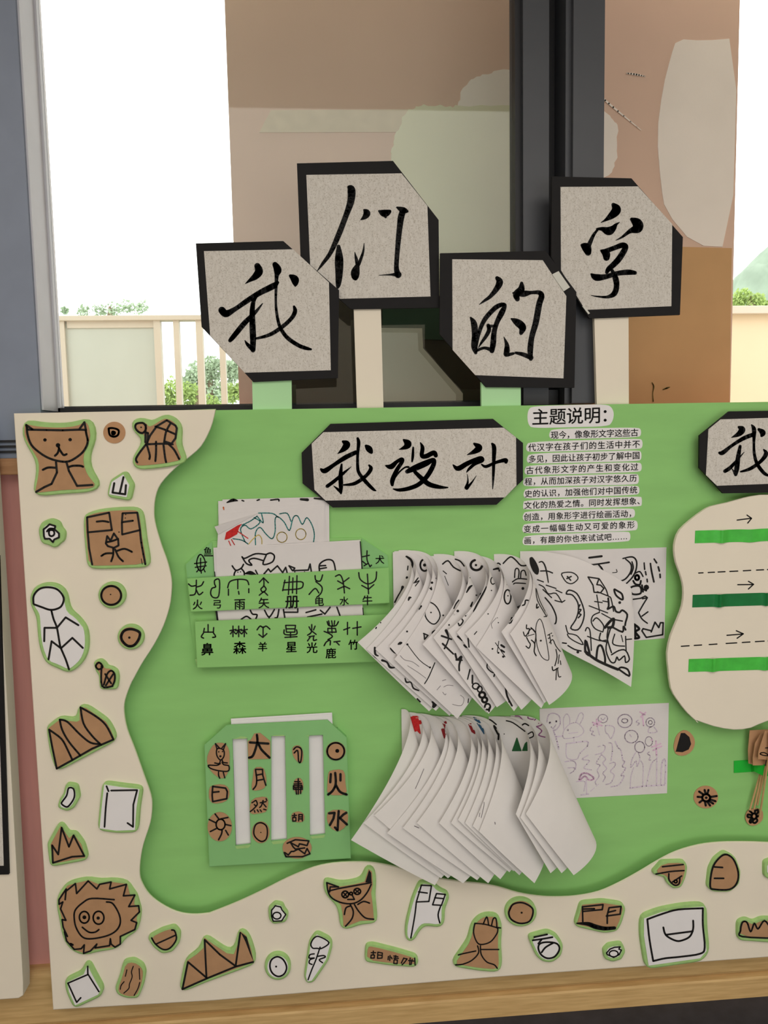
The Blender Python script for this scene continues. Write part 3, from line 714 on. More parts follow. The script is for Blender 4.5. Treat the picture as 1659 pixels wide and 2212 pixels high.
card('small white card of a slashed circle with two dashes above it', Wt, [CN(p) for p in [(370, 570), (460, 545), (500, 565), (530, 610), (520, 660), (480, 690), (440, 685), (410, 660)]],
     tr(CN, [[(388, 565), (458, 550)], [(380, 582), (430, 575), (487, 565)], [(430, 575), (410, 600)], [(410, 625), (420, 600), (460, 592), (510, 600), (525, 630), (500, 670), (460, 680), (425, 660), (410, 625)], [(428, 648), (450, 620), (490, 597)]]), 3.4, back=6, shift=(0, -1))
card('brown card of two flags standing on thick black ground', K, [CN(p) for p in [(640, 430), (650, 390), (760, 380), (860, 395), (870, 410), (850, 480), (830, 520), (770, 530), (620, 495)]],
     tr(CN, [['s', (652, 480), (650, 400), (762, 388), (758, 415), (652, 425)], [(655, 412), (715, 410)], ['s', (785, 490), (785, 445), (795, 405), (860, 398), (855, 440), (780, 450)], [(790, 430), (830, 420)], [(620, 490, 8), (680, 493, 22), (720, 508, 26), (770, 518, 22), (825, 515, 18)]]), 3.2, back=6, shift=(0, -1), smooth=0)
card('small white flower card near the lower board edge left of the big bowl drawing', Wt, [CN(p) for p in [(780, 640), (800, 620), (855, 612), (865, 640), (850, 670), (815, 680), (785, 670)]],
     tr(CN, [['s', (782, 650), (800, 630), (825, 620), (855, 618), (848, 630), (862, 635), (850, 660), (820, 675), (785, 660), (782, 650)], ring(820, 655, 24, 17)]), 2.6, back=7, shift=(0, 0))
card('large white square card with a bowl shape drawn inside a frame', Wt, [CN(p) for p in [(985, 465), (1080, 430), (1200, 408), (1310, 400), (1310, 500), (1325, 640), (1290, 680), (1150, 700), (1010, 720), (985, 560)]],
     tr(CN, [[(1003, 468), (1080, 440), (1170, 415), (1305, 408)], [(1305, 408), (1305, 500), (1315, 620), (1290, 655), (1180, 672), (1100, 680), (1035, 695)], [(1035, 695), (1015, 580), (1003, 468)], [(1090, 512), (1105, 555), (1160, 585), (1200, 580), (1235, 560), (1252, 520), (1252, 475)], [(1105, 552), (1250, 533)]]), 3.6, back=8, shift=(-1, -1), smooth=0)
card('small brown card with two bars and a hook at the rise of the border', K, [CN(p) for p in [(1045, 215), (1090, 165), (1200, 162), (1210, 185), (1200, 240), (1180, 285), (1150, 290), (1120, 265), (1110, 230)]],
     tr(CN, [[(1085, 182), (1198, 170)], [(1050, 222), (1130, 208), (1202, 203)], [(1120, 220), (1122, 255), (1150, 282), (1175, 275), (1180, 240)], [(1140, 265), (1190, 232)], ring(1157, 262, 8, 8)]), 3, back=5, shift=(-1, -1))
egg = [(1355, 200), (1380, 150), (1425, 115), (1470, 140), (1497, 210), (1490, 270), (1450, 305), (1370, 305), (1345, 290)]
card('brown egg-shaped card with two short bars inside', K, [CN(p) for p in egg], tr(CN, [egg + [egg[0]], [(1368, 183), (1412, 186)], [(1368, 245), (1418, 245)]]), 3.4, back=6, shift=(-1, -1))
card('brown toothed crown card cut off by the right edge of the photo', K, [CN(p) for p in [(1510, 490), (1540, 478), (1580, 500), (1630, 475), (1740, 480), (1740, 580), (1510, 565)]],
     tr(CN, [[(1730, 572), (1520, 562), (1510, 530), (1520, 485), (1545, 485), (1565, 535), (1585, 490), (1605, 520), (1640, 475), (1680, 520), (1700, 480), (1725, 520)]]), 3.2, back=7, shift=(0, 0))
card('white card peeking in at the right edge beside the egg card', Wt, [CN(p) for p in [(1655, 165), (1700, 150), (1740, 200), (1700, 240), (1655, 225)]], tr(CN, [[(1668, 175), (1690, 190), (1680, 215)]]), 3.2, back=7, shift=(0, 0))
# loose brown discs on the green
card('brown disc with a solid black half moon right of the pink drawing', KRAFT2, [CL(p) for p in [(450, 400), (480, 290), (560, 220), (640, 230), (710, 310), (725, 400), (680, 500), (580, 555), (480, 540), (450, 470)]], tr(CL, [[(475, 492, 10), (545, 500, 8)]]), 2, back=0, Yb=0.0, fills=[[CL(p) for p in [(540, 258), (590, 258), (650, 310), (672, 400), (640, 470), (560, 505), (475, 495), (500, 400)]]], grp='brown discs on the green board')
card('brown disc with a thick-rayed sun below the half moon disc', KRAFT2, ell(*CL((862, 1082)), 26.5, 24.5, 24),
     tr(CL, [ring(865, 1090, 50, 46)[:-1] + [(915, 1090)], [(865, 1090, 36)], [(775, 1010), (825, 1045)], [(845, 990), (858, 1040)], [(895, 990), (880, 1040)], [(1000, 1068), (920, 1080)], [(985, 1135), (915, 1110)], [(955, 1165), (900, 1130)], [(915, 1190), (880, 1140)], [(860, 1190), (850, 1140)], [(780, 1150), (820, 1120)], [(755, 1078), (815, 1082)]]), 4.2, back=0, Yb=0.0, grp='brown discs on the green board')

# ------------------------------------------------------------------ calligraphy signs
def sign(label, cnv, black, paper, strokes, Yf, grp, post=None, postm=None, thick=0.006, spacer=0.0):
    c = px(*cnv(black[0])[:2], Yf)
    P = [cnv(p) for p in black]
    cx, cy = sum(p[0] for p in P) / len(P), max(p[1] for p in P)
    t = thing('calligraphy_sign', label, 'sign', px(cx, cy, Yf), grp)
    plate('black_mount', P, Yf, thick, BLACK, t)
    plate('rice_paper', [cnv(p) for p in paper], Yf - 0.0009, 0.0008, RICE, t)
    glyphs('brush_character', tr(cnv, strokes), flat(Yf - 0.0014), BRUSH, t, 4, gap=5 if len(strokes) > 11 else 60, disc=14, sub=6)
    if spacer:
        plate('spacer', offset_outline(P, -28), Yf + thick, spacer, BLACK, t)
    if post:
        q = plate('post', [cnv(p) for p in post], Yf + thick, 0.012, postm, t)
        q['label'] = 'foam strip post'
    return t
G1 = 'calligraphy signs on posts above the board'
Y2 = 0.014
sign('calligraphy sign on a short green post, lowest and leftmost of the four', CG, [(68, 550), (628, 535), (985, 850), (978, 1412), (435, 1437), (105, 1085)], [(120, 600), (690, 588), (920, 800), (932, 1362), (380, 1378), (160, 1140)],
     [[(462, 695, 40), (472, 730, 52), (448, 762, 42), (412, 788, 20), (385, 808, 4)],
      [(235, 978, 46), (262, 1000, 46), (320, 970, 30), (400, 915, 34), (480, 865, 36), (560, 825, 40), (592, 800, 20)],
      [(470, 872, 12), (440, 915, 24), (430, 970, 32), (430, 1050, 38), (434, 1150, 40), (434, 1232, 32)], [(382, 1172, 6), (400, 1198, 22), (432, 1228, 30)],
      [(495, 935, 6), (450, 990, 22), (380, 1060, 34), (310, 1145, 32), (287, 1172, 24)],
      [(575, 685, 34), (592, 720, 50), (585, 765, 26), (580, 900, 16), (585, 990, 18), (605, 1080, 22), (650, 1150, 26), (720, 1200, 26), (770, 1220, 24), (805, 1228, 14)],
      [(697, 955, 16), (703, 985, 28), (680, 1030, 26), (620, 1085, 26), (540, 1135, 24), (450, 1160, 14)],
      [(672, 757, 18), (700, 778, 50), (705, 800, 40), (705, 822, 12)]], Y2 - 0.012, G1,
     [(428, 1400), (680, 1400), (685, 1800), (436, 1800)], MINT)
sign('calligraphy sign on a white post, the tallest one left of the window stile', CG, [(715, 38), (1330, 22), (1622, 400), (1627, 962), (1060, 970), (740, 690)], [(775, 112), (1385, 102), (1550, 310), (1570, 890), (990, 905), (800, 690)],
     [[(1048, 190, 22), (1064, 208, 50), (1060, 280, 46), (1030, 370, 36), (980, 500, 36), (930, 610, 28), (880, 680, 20), (845, 727, 4)],
      [(982, 570, 24), (985, 650, 54), (985, 740, 48), (980, 810, 34), (975, 838, 10)],
      [(1145, 336, 12), (1163, 356, 44), (1150, 380, 32), (1122, 400, 4)],
      [(1240, 343, 12), (1275, 358, 48), (1305, 348, 28), (1313, 340, 8)], [(1275, 360, 40), (1283, 382, 16)],
      [(1356, 320, 12), (1395, 338, 40), (1422, 345, 16)], [(1395, 340, 40), (1382, 380, 42), (1375, 430, 38), (1365, 520, 34), (1355, 640, 30), (1352, 710, 32), (1362, 752, 42)], [(1365, 750, 40), (1320, 750, 14), (1240, 754, 3)],
      [(1085, 606, 4), (1095, 650, 20), (1105, 690, 22), (1122, 655, 20), (1140, 600, 14), (1145, 550, 4)], [(1105, 685, 22), (1090, 730, 54), (1088, 758, 50), (1090, 778, 20)]], Y2, G1,
     [(1078, 940), (1252, 940), (1274, 1800), (1106, 1800)], CREAM)
sign('calligraphy sign on a green post in front of the dark window stile', CH, [(88, 535), (740, 520), (930, 775), (918, 1366), (372, 1362), (85, 1035)], [(163, 572), (722, 578), (868, 800), (850, 1308), (305, 1288), (165, 1132)],
     [[(440, 688, 24), (456, 712, 42), (440, 750, 36), (400, 800, 24), (362, 828, 16), (328, 853, 3)],
      [(277, 933, 12), (297, 970, 38), (303, 1040, 38), (300, 1110, 40), (308, 1150, 20)],
      [(310, 1140, 10), (325, 1040, 22), (360, 950, 28), (420, 880, 30), (460, 855, 28), (488, 856, 22), (470, 900, 36), (440, 960, 30), (422, 1020, 32), (416, 1090, 36), (408, 1138, 30)],
      [(310, 1138, 18), (360, 1120, 18), (405, 1132, 26)],
      [(385, 980, 22), (390, 1010, 26), (370, 1050, 22), (345, 1085, 16), (325, 1118, 5)], [(385, 985, 20), (430, 985, 16)],
      [(592, 720, 20), (588, 760, 44), (560, 788, 44), (565, 818, 30)], [(540, 780, 12), (600, 785, 40), (650, 778, 22), (700, 778, 28), (715, 800, 36), (700, 850, 38), (680, 960, 38), (655, 1050, 34), (645, 1130, 36), (648, 1188, 24)],
      [(650, 1180, 30), (600, 1160, 26), (555, 1150, 16)], [(528, 940, 10), (565, 962, 44), (597, 992, 46), (588, 1028, 24)],
      [(482, 1052, 4), (500, 1100, 26), (500, 1140, 36), (497, 1162, 26), (542, 1154, 16)]], Y2 - 0.010, G1,
     [(342, 1330), (586, 1330), (588, 1700), (345, 1700)], MINT)
sign('calligraphy sign on a white post before the patched exterior wall, rightmost of the four', CH, [(780, 60), (1270, 72), (1588, 435), (1570, 915), (1010, 937), (775, 560)], [(832, 125), (1310, 122), (1522, 355), (1517, 862), (985, 885), (835, 640)],
     [[(1158, 235, 24), (1178, 265, 56), (1152, 298, 46), (1112, 328, 18), (1080, 346, 3)],
      [(965, 485, 20), (992, 500, 56), (1002, 530, 40)], [(1005, 490, 30), (1035, 425, 20), (1062, 388, 14)],
      [(1058, 385, 14), (1090, 385, 26), (1130, 398, 52), (1158, 380, 36), (1175, 358, 18), (1197, 343, 4)],
      [(1272, 325, 22), (1306, 350, 62), (1308, 380, 60), (1262, 398, 28), (1212, 435, 14), (1172, 456, 3)],
      [(1082, 518, 12), (1112, 535, 48), (1116, 562, 40)], [(1110, 522, 30), (1170, 500, 30), (1215, 485, 34), (1233, 500, 36), (1200, 560, 38), (1165, 600, 36), (1130, 632, 32), (1118, 652, 22)],
      [(1022, 664, 12), (1052, 684, 42), (1110, 680, 32), (1180, 660, 30), (1250, 652, 34), (1292, 656, 24)],
      [(1150, 640, 20), (1172, 690, 36), (1178, 740, 34), (1163, 785, 34), (1120, 805, 18), (1060, 802, 10), (1020, 795, 3)]], Y2 - 0.002, G1,
     [(1040, 900), (1252, 900), (1255, 1700), (1063, 1700)], CREAM)
tp = plate('clear_tape', [CH(p) for p in [(780, 665), (820, 645), (890, 745), (852, 770)]], Y2 - 0.0128, 0.0022, TAPE_C)
tag(tp, 'short piece of clear tape joining two calligraphy signs', 'tape')
tp = plate('clear_tape', [CH(p) for p in [(966, 862), (976, 858), (1014, 906), (1004, 912)]], Y2 - 0.0048, 0.0018, TAPE_C)
tag(tp, 'thin sliver of clear tape at the cut corner of the rightmost sign', 'tape')
G2 = 'title plaques on the green board'
sign('long title plaque with three large brush characters on the green board', CI, [(245, 118), (1410, 82), (1625, 255), (1625, 520), (1435, 698), (262, 718), (45, 545), (38, 325)], [(195, 178), (1485, 145), (1575, 215), (1578, 560), (1495, 645), (210, 668), (130, 590), (110, 260)],
     [[(335, 245, 18), (362, 265, 50), (340, 298, 38), (297, 332, 5)], [(177, 443, 16), (205, 455, 36), (270, 412, 28), (350, 360, 34), (428, 322, 30)], [(325, 408, 14), (318, 480, 30), (320, 560, 32), (320, 615, 16)], [(268, 563, 5), (295, 585, 18), (318, 605, 22)],
      [(396, 424, 3), (340, 470, 20), (270, 530, 26), (222, 565, 26)], [(440, 222, 18), (447, 255, 26), (440, 340, 20), (440, 420, 22), (450, 470, 24), (500, 535, 28), (550, 585, 22), (572, 598, 6)], [(522, 415, 14), (535, 440, 28), (500, 490, 26), (420, 545, 26), (340, 556, 12)], [(500, 276, 20), (522, 298, 46), (538, 322, 24)],
      [(770, 233, 14), (800, 260, 52), (785, 283, 36), (737, 302, 5)], [(642, 418, 12), (680, 425, 38), (720, 390, 26), (755, 372, 28), (758, 390, 28), (720, 450, 30), (690, 520, 34), (688, 555, 22)], [(688, 525, 18), (740, 462, 12), (780, 430, 12), (805, 428, 16)], [(838, 288, 14), (835, 350, 20), (830, 388, 12)],
      [(890, 253, 8), (905, 290, 28), (900, 345, 30), (930, 350, 34), (985, 325, 34), (1000, 345, 30)], [(795, 460, 30), (850, 435, 44), (930, 400, 44), (985, 375, 26), (982, 415, 34), (940, 490, 34), (880, 550, 32), (810, 580, 30), (740, 592, 24), (697, 585, 10)], [(850, 462, 26), (900, 510, 34), (950, 550, 36), (1010, 568, 30), (1060, 574, 18), (1087, 574, 8)],
      [(1275, 260, 16), (1310, 288, 48), (1280, 315, 36), (1225, 340, 5)], [(1125, 413, 10), (1160, 438, 36), (1230, 400, 34), (1318, 365, 32), (1332, 382, 26), (1280, 405, 24), (1240, 440, 20), (1220, 466, 5)], [(1226, 480, 4), (1230, 530, 12), (1218, 575, 26)], [(1222, 580, 24), (1260, 535, 12), (1292, 488, 3)],
      [(1328, 408, 10), (1360, 424, 22), (1430, 395, 22), (1498, 378, 30), (1503, 392, 24)], [(1403, 260, 14), (1418, 290, 32), (1415, 400, 24), (1412, 500, 18), (1408, 584, 6)]], -0.013, G2, thick=0.006, spacer=0.007)
sign('title plaque cut off by the right edge above the white pebble-shaped board', CK, [(555, 90), (818, 86), (1150, 80), (1150, 640), (818, 645), (512, 650), (350, 475), (352, 255)], [(495, 145), (818, 135), (1150, 128), (1150, 580), (818, 585), (470, 598), (395, 525), (412, 213)],
     [[(620, 198, 18), (642, 215, 44), (618, 245, 34), (568, 269, 4)], [(487, 373, 18), (510, 372, 30), (570, 325, 22), (650, 275, 28), (718, 248, 28)], [(628, 328, 20), (615, 400, 30), (605, 480, 34), (598, 522, 22)], [(573, 483, 6), (595, 515, 22)], [(656, 368, 4), (610, 420, 16), (560, 475, 26), (525, 498, 26)],
      [(706, 182, 8), (723, 215, 30), (722, 300, 18), (725, 380, 20), (745, 450, 24), (790, 510, 24), (825, 530, 14)], [(788, 350, 8), (805, 380, 30), (770, 430, 24), (700, 480, 24), (632, 502, 12)], [(755, 213, 18), (782, 235, 40), (775, 257, 18)]], -0.028, G2, thick=0.006, spacer=0.022)

# ------------------------------------------------------------------ printed note cut into strips
def strip(label, pts, chars, x0, x1, ya, yb, size, Y=-0.0006, cols=None):
    P = chaikin([CJ(p) for p in pts], 2)
    t = thing('note_strip', label, 'paper strip', px(P[0][0], P[0][1], Y), 'cut strips of the printed note')
    plate('paper', P, Y, 0.0006, CARDW, t)
    n = len(chars); it = []
    for i, ch in enumerate(chars):
        f = (i + .5) / n
        x = x0 + (x1 - x0) * f; y = ya + (yb - ya) * f
        X, Yp = CJ((x, y))
        it.append((ch, X, Yp, size * .1748, (yb - ya) / (x1 - x0)))
    text_on('printed_lettering', it, flat(Y - 0.0005), INK, t)
    return t
def bar(xl, xr, tl, bl, tr_, br, r=40):
    return [(xl + r, tl), ((xl + xr) / 2, (tl + tr_) / 2), (xr - r, tr_), (xr, tr_ + 25), (xr, br - 25), (xr - r, br), ((xl + xr) / 2, (bl + br) / 2), (xl + r, bl), (xl, bl - 30), (xl + 5, tl + 45)]
strip('large heading strip of the printed note at the top of the board', [(230, 100), (680, 85), (1150, 75), (1215, 120), (1240, 200), (1215, 300), (1160, 350), (680, 360), (230, 372), (180, 330), (165, 230), (180, 140)], '主题说明：', 220, 1290, 240, 205, 190)
NS = [('first body strip of the printed note, the short indented one under the heading', bar(435, 1572, 380, 510, 362, 485), '现今，像象形文字这些古', 455, 1540, 460, 425, 88),
      ('second body strip of the printed note, below the indented one', bar(150, 1590, 540, 670, 498, 632), '代汉字在孩子们的生活中并不', 172, 1565, 612, 568, 88),
      ('third body strip of the printed note counted from the heading', bar(158, 1577, 685, 812, 642, 780), '多见，因此让孩子初步了解中国', 178, 1560, 757, 708, 86),
      ('fourth body strip of the printed note counted from the heading', bar(130, 1580, 828, 955, 790, 915), '古代象形文字的产生和变化过', 145, 1545, 896, 850, 86),
      ('fifth body strip of the printed note counted from the heading', bar(112, 1545, 970, 1095, 930, 1070), '程，从而加深孩子对汉字悠久历', 130, 1525, 1036, 990, 84),
      ('fifth strip from the bottom of the printed note', bar(118, 1552, 1112, 1245, 1078, 1198), '史的认识，加强他们对中国传统', 130, 1530, 1186, 1134, 84),
      ('fourth strip from the bottom of the printed note, reaching farthest right', bar(112, 1582, 1260, 1382, 1212, 1340, 15), '文化的热爱之情。同时发挥想象、', 125, 1620, 1328, 1270, 84),
      ('third strip from the bottom of the printed note', bar(108, 1497, 1395, 1525, 1360, 1485), '创造，用象形字进行绘画活动，', 120, 1515, 1472, 1425, 84),
      ('second strip from the bottom of the printed note', bar(103, 1530, 1545, 1675, 1505, 1640), '变成一幅幅生动又可爱的象形', 115, 1500, 1622, 1565, 84),
      ('bottom strip of the printed note with a trailing row of dots', bar(105, 1440, 1695, 1825, 1645, 1775), '画，有趣的你也来试试吧……', 122, 1410, 1765, 1708, 82)]
for a in NS: strip(*a)

# ------------------------------------------------------------------ pocket holder with written glyphs
Yp = -0.004
back = [(123, 548), (300, 393), (1293, 372), (1468, 488), (1478, 640), (1500, 1205), (195, 1228), (150, 870)]
c = px(*CC((800, 1225)), -0.03)
t = thing('paper_pocket', 'green foam pocket holder with inked glyphs and drawings tucked into two bands', 'paper holder', c)
plate('back_plate', [CC(p) for p in back], Yp, 0.004, GREEN, t)
b1 = plate('front_band', [CC(p) for p in [(135, 645), (1475, 573), (1479, 808), (160, 866)]], -0.020, 0.004, GREEN, t, bev=.8)
b2 = plate('front_band', [CC(p) for p in [(186, 930), (1400, 886), (1520, 882), (1530, 1193), (202, 1238)]], -0.026, 0.004, GREEN, t, bev=.8)
plate('band_spacer', [CC(p) for p in [(140, 650), (205, 650), (225, 860), (162, 862)]], -0.016, 0.012, EDGE, t)
plate('band_spacer', [CC(p) for p in [(1420, 580), (1474, 578), (1478, 805), (1425, 806)]], -0.016, 0.012, EDGE, t)
plate('band_spacer', [CC(p) for p in [(190, 935), (260, 935), (270, 1230), (205, 1232)]], -0.022, 0.018, EDGE, t)
plate('band_spacer', [CC(p) for p in [(190, 1180), (1520, 1150), (1525, 1190), (203, 1232)]], -0.022, 0.018, EDGE, t)
gl = tr(CC, [[(145, 680), (165, 695), (195, 690)], [(245, 665), (230, 690), (200, 700)], [(197, 655), (195, 720), (185, 750), (155, 755)], [(198, 722), (215, 752), (240, 735)],
             [(320, 655), (350, 655), (345, 760), (310, 770), (292, 745), (300, 710), (325, 700), (318, 680), (320, 655)], [(405, 705), (420, 665), (470, 650), (530, 655), (545, 685)], [(472, 655), (472, 712)], [(410, 715), (410, 755)], [(477, 730), (480, 748)], [(545, 712), (545, 738)],
             ['s', (615, 670), (643, 640), (675, 672)], [(643, 640), (645, 690), (625, 715), (640, 735), (660, 715), (645, 692)], ['s', (615, 755), (645, 730), (670, 755)], [(785, 655), (770, 725)], [(815, 630), (808, 750)], [(865, 625), (862, 745)], [(838, 640), (835, 740)], [(778, 672), (890, 665), (905, 690), (880, 712), (770, 720)],
             [(985, 625), (990, 655), (1020, 660), (1035, 620)], [(990, 665), (1030, 700), (1025, 740), (995, 770)], [(945, 750), (985, 710), (1010, 740)], [(1120, 630), (1150, 620), (1170, 660), (1180, 740)], [(1210, 640), (1170, 670)], [(1135, 660), (1170, 680)], ['s', (1135, 715), (1180, 695), (1215, 712)],
             [(1275, 605), (1285, 650), (1335, 680), (1385, 655), (1393, 600)], [(1332, 615), (1340, 745)], ['s', (1295, 690), (1340, 715), (1375, 685)]])
glyphs('ink_glyph', gl, flat(-0.0204), INK, b1, 3.0)
def chars(o, lst, Y):
    it = []
    for ch, x, y, s in lst:
        X, Y_ = CC((x, y)); it.append((ch, X, Y_, s * .3255, -0.03))
    text_on('ink_character', it, flat(Y), INK, o, each=True, bold=0.022)
chars(b1, [('火', 205, 818, 62), ('弓', 335, 815, 56), ('雨', 485, 815, 68), ('矢', 645, 808, 66), ('册', 833, 800, 84), ('电', 1012, 798, 58), ('水', 1178, 795, 56), ('牛', 1332, 790, 62)], -0.0206)
g2 = [[(275, 950), (275, 1000)], ['s', (250, 975), (245, 1000), (310, 1000), (312, 970)], [(245, 1005), (230, 1030), (245, 1040)], [(310, 1005), (325, 1030), (305, 1035)]]
for x in (440, 478, 515):
    g2 += [[(x, 960), (x, 1030)], [(x - 20, 990), (x + 20, 982)], ['s', (x - 16, 1012), (x, 988), (x + 16, 1010)]]
g2 += [[(600, 985), (620, 960), (640, 970), (660, 960), (685, 980)], [(640, 965), (640, 1035)], ['s', (612, 1015), (638, 1035), (665, 1010)], ['s', (790, 955), (855, 955), (850, 1000), (795, 1000), (790, 955)], [(795, 978), (850, 978)], [(780, 985), (785, 1015), (860, 1015), (862, 985)], [(822, 1000), (822, 1035)], [(785, 1035), (865, 1030)],
       [(945, 965), (955, 985)], [(985, 960), (975, 985)], [(963, 950), (960, 1000), (935, 1020)], [(960, 990), (992, 1015)], [(945, 1030), (980, 1025)], [(955, 1030), (935, 1058)], [(975, 1028), (975, 1055), (995, 1050)], [(1065, 930), (1075, 955), (1100, 960), (1125, 955), (1140, 930)], [(1075, 925), (1080, 950)], [(1095, 925), (1100, 955)], [(1115, 925), (1112, 950)],
       ['s', (1070, 975), (1120, 975), (1125, 1000), (1070, 1000), (1070, 975)], [(1095, 960), (1098, 1005)], [(1045, 995), (1080, 1010), (1100, 1030), (1070, 1050)], [(1045, 1090), (1060, 1065), (1085, 1055), (1085, 1085)], [(1110, 1065), (1150, 1060)], [(1125, 1065), (1145, 1085)],
       [(1175, 985), (1215, 970)], [(1200, 935), (1200, 1015)], [(1235, 975), (1290, 965)], [(1265, 930), (1265, 1020)]]
glyphs('ink_glyph', tr(CC, g2), flat(-0.0264), INK, b2, 3.0)
chars(b2, [('鼻', 270, 1115, 76), ('森', 485, 1105, 78), ('羊', 637, 1098, 58), ('星', 828, 1100, 68), ('光', 965, 1105, 66), ('鹿', 1090, 1142, 64), ('竹', 1240, 1085, 62)], -0.0266)
bp = plate('shoulder_flap', [CC(p) for p in [(128, 550), (300, 400), (318, 640), (137, 645)]], -0.006, 0.002, GREEN2, t)
glyphs('ink_glyph', tr(CC, [[(200, 530), (215, 490), (235, 490), (255, 530), (250, 570), (225, 595), (205, 570), (200, 530)], [(185, 545), (265, 535)], [(190, 570), (262, 560)], [(215, 580), (200, 600)], [(228, 590), (230, 608)], [(245, 580), (255, 600)], [(225, 510), (225, 595)], [(250, 493), (305, 493)]]), flat(-0.0064), INK, bp, 2.8)
chars(bp, [('鱼', 272, 462, 48)], -0.0066)
bp = plate('shoulder_flap', [CC(p) for p in [(1295, 378), (1465, 490), (1470, 573), (1298, 582)]], -0.006, 0.002, GREEN2, t)
glyphs('ink_glyph', tr(CC, [[(1300, 500), (1345, 490)], [(1330, 460), (1330, 520), (1350, 566)], [(1300, 530), (1325, 550)], [(1310, 560), (1335, 545)], [(1350, 566), (1360, 555)]]), flat(-0.0064), INK, bp, 2.8)
chars(bp, [('犬', 1415, 520, 54)], -0.0066)
# sheets tucked in the pocket
GP = 'drawings tucked in the green pocket'
def sheet(label, pts, Y, cnv=CC, grp=GP, m=PAPER):
    o = plate('drawing_sheet', [cnv(p) for p in pts], Y, 0.0005, m)
    return tag(o, label, 'drawing', grp)
sheet('rearmost sheet in the green pocket with black marks along its top edge', [(370, 120), (1058, 102), (1060, 420), (360, 440)], -0.0052)
o = sheet('second sheet from the back of the green pocket, offset to the left', [(342, 130), (1040, 128), (1078, 140), (1080, 400), (345, 440)], -0.0064)
ribbons('ink_marks', tr(CC, [[(400, 140, 8), (440, 124, 22), (470, 128, 8)], [(500, 126), (512, 130)], [(600, 126), (615, 120)], [(690, 124), (740, 118), (745, 130)], [(890, 118, 14), (935, 122, 20)], [(980, 112, 10), (1045, 118, 14)]]), flat(-0.0068), INK, o, 3)
o = sheet('third sheet from the back of the green pocket with an orange fleck', [(355, 190), (1050, 140), (1062, 430), (348, 440)], -0.0076)
ribbons('orange_fleck', tr(CC, [[(377, 172, 10), (380, 188, 6)]]), flat(-0.0080), mat('orange_crayon', (220, 110, 50), 0.8), o, 3)
sheet('fourth sheet from the back of the green pocket, plain edge showing', [(348, 215), (1045, 165), (1050, 420), (344, 440)], -0.0088)
o = sheet('sheet with teal crayon waves and a folded corner in the green pocket', [(340, 350), (605, 212), (995, 180), (1003, 395), (335, 445)], -0.0096)
TEAL = mat('teal_crayon', (60, 140, 138), 0.85); YEL = mat('yellow_crayon', (216, 190, 84), 0.85); RED = mat('red_crayon', (200, 44, 44), 0.85, 0.2, 200); PINKC = mat('pink_crayon', (228, 192, 220), 0.85); LAV = mat('lavender_crayon', (218, 204, 222), 0.85)
ribbons('teal_drawing', tr(CC, [[(440, 380), (500, 390), (540, 415)], [(520, 400), (490, 320), (520, 290), (560, 315), (620, 270), (580, 240)], [(610, 210), (700, 212), (740, 238)], [(590, 420), (590, 340), (620, 305), (660, 350), (700, 380), (720, 330), (720, 250), (740, 235), (780, 270), (815, 325), (840, 240), (870, 230), (900, 285), (930, 240), (965, 290), (980, 350), (975, 400)], [(600, 230), (640, 275), (630, 215)], [(750, 215), (800, 212), (825, 265)], [(500, 290), (560, 260), (600, 230)]]), flat(-0.0101), TEAL, o, 2.4)
ribbons('yellow_drawing', tr(CC, [ring(765, 370, 34, 34), ring(890, 350, 34, 36), [(545, 415), (575, 380), (610, 355), (630, 380), (632, 415)]]), flat(-0.0102), YEL, o, 1.8)
fillpoly('red_scribble', [[CC(p) for p in [(395, 338), (470, 292), (500, 280), (480, 310), (468, 350), (450, 360), (415, 380), (384, 388)]]], flat(-0.0103), RED, o)
ribbons('red_strokes', tr(CC, [[(430, 385), (450, 420)], [(412, 395), (425, 425)], [(470, 330), (540, 378)]]), flat(-0.0103), RED, o, 2)
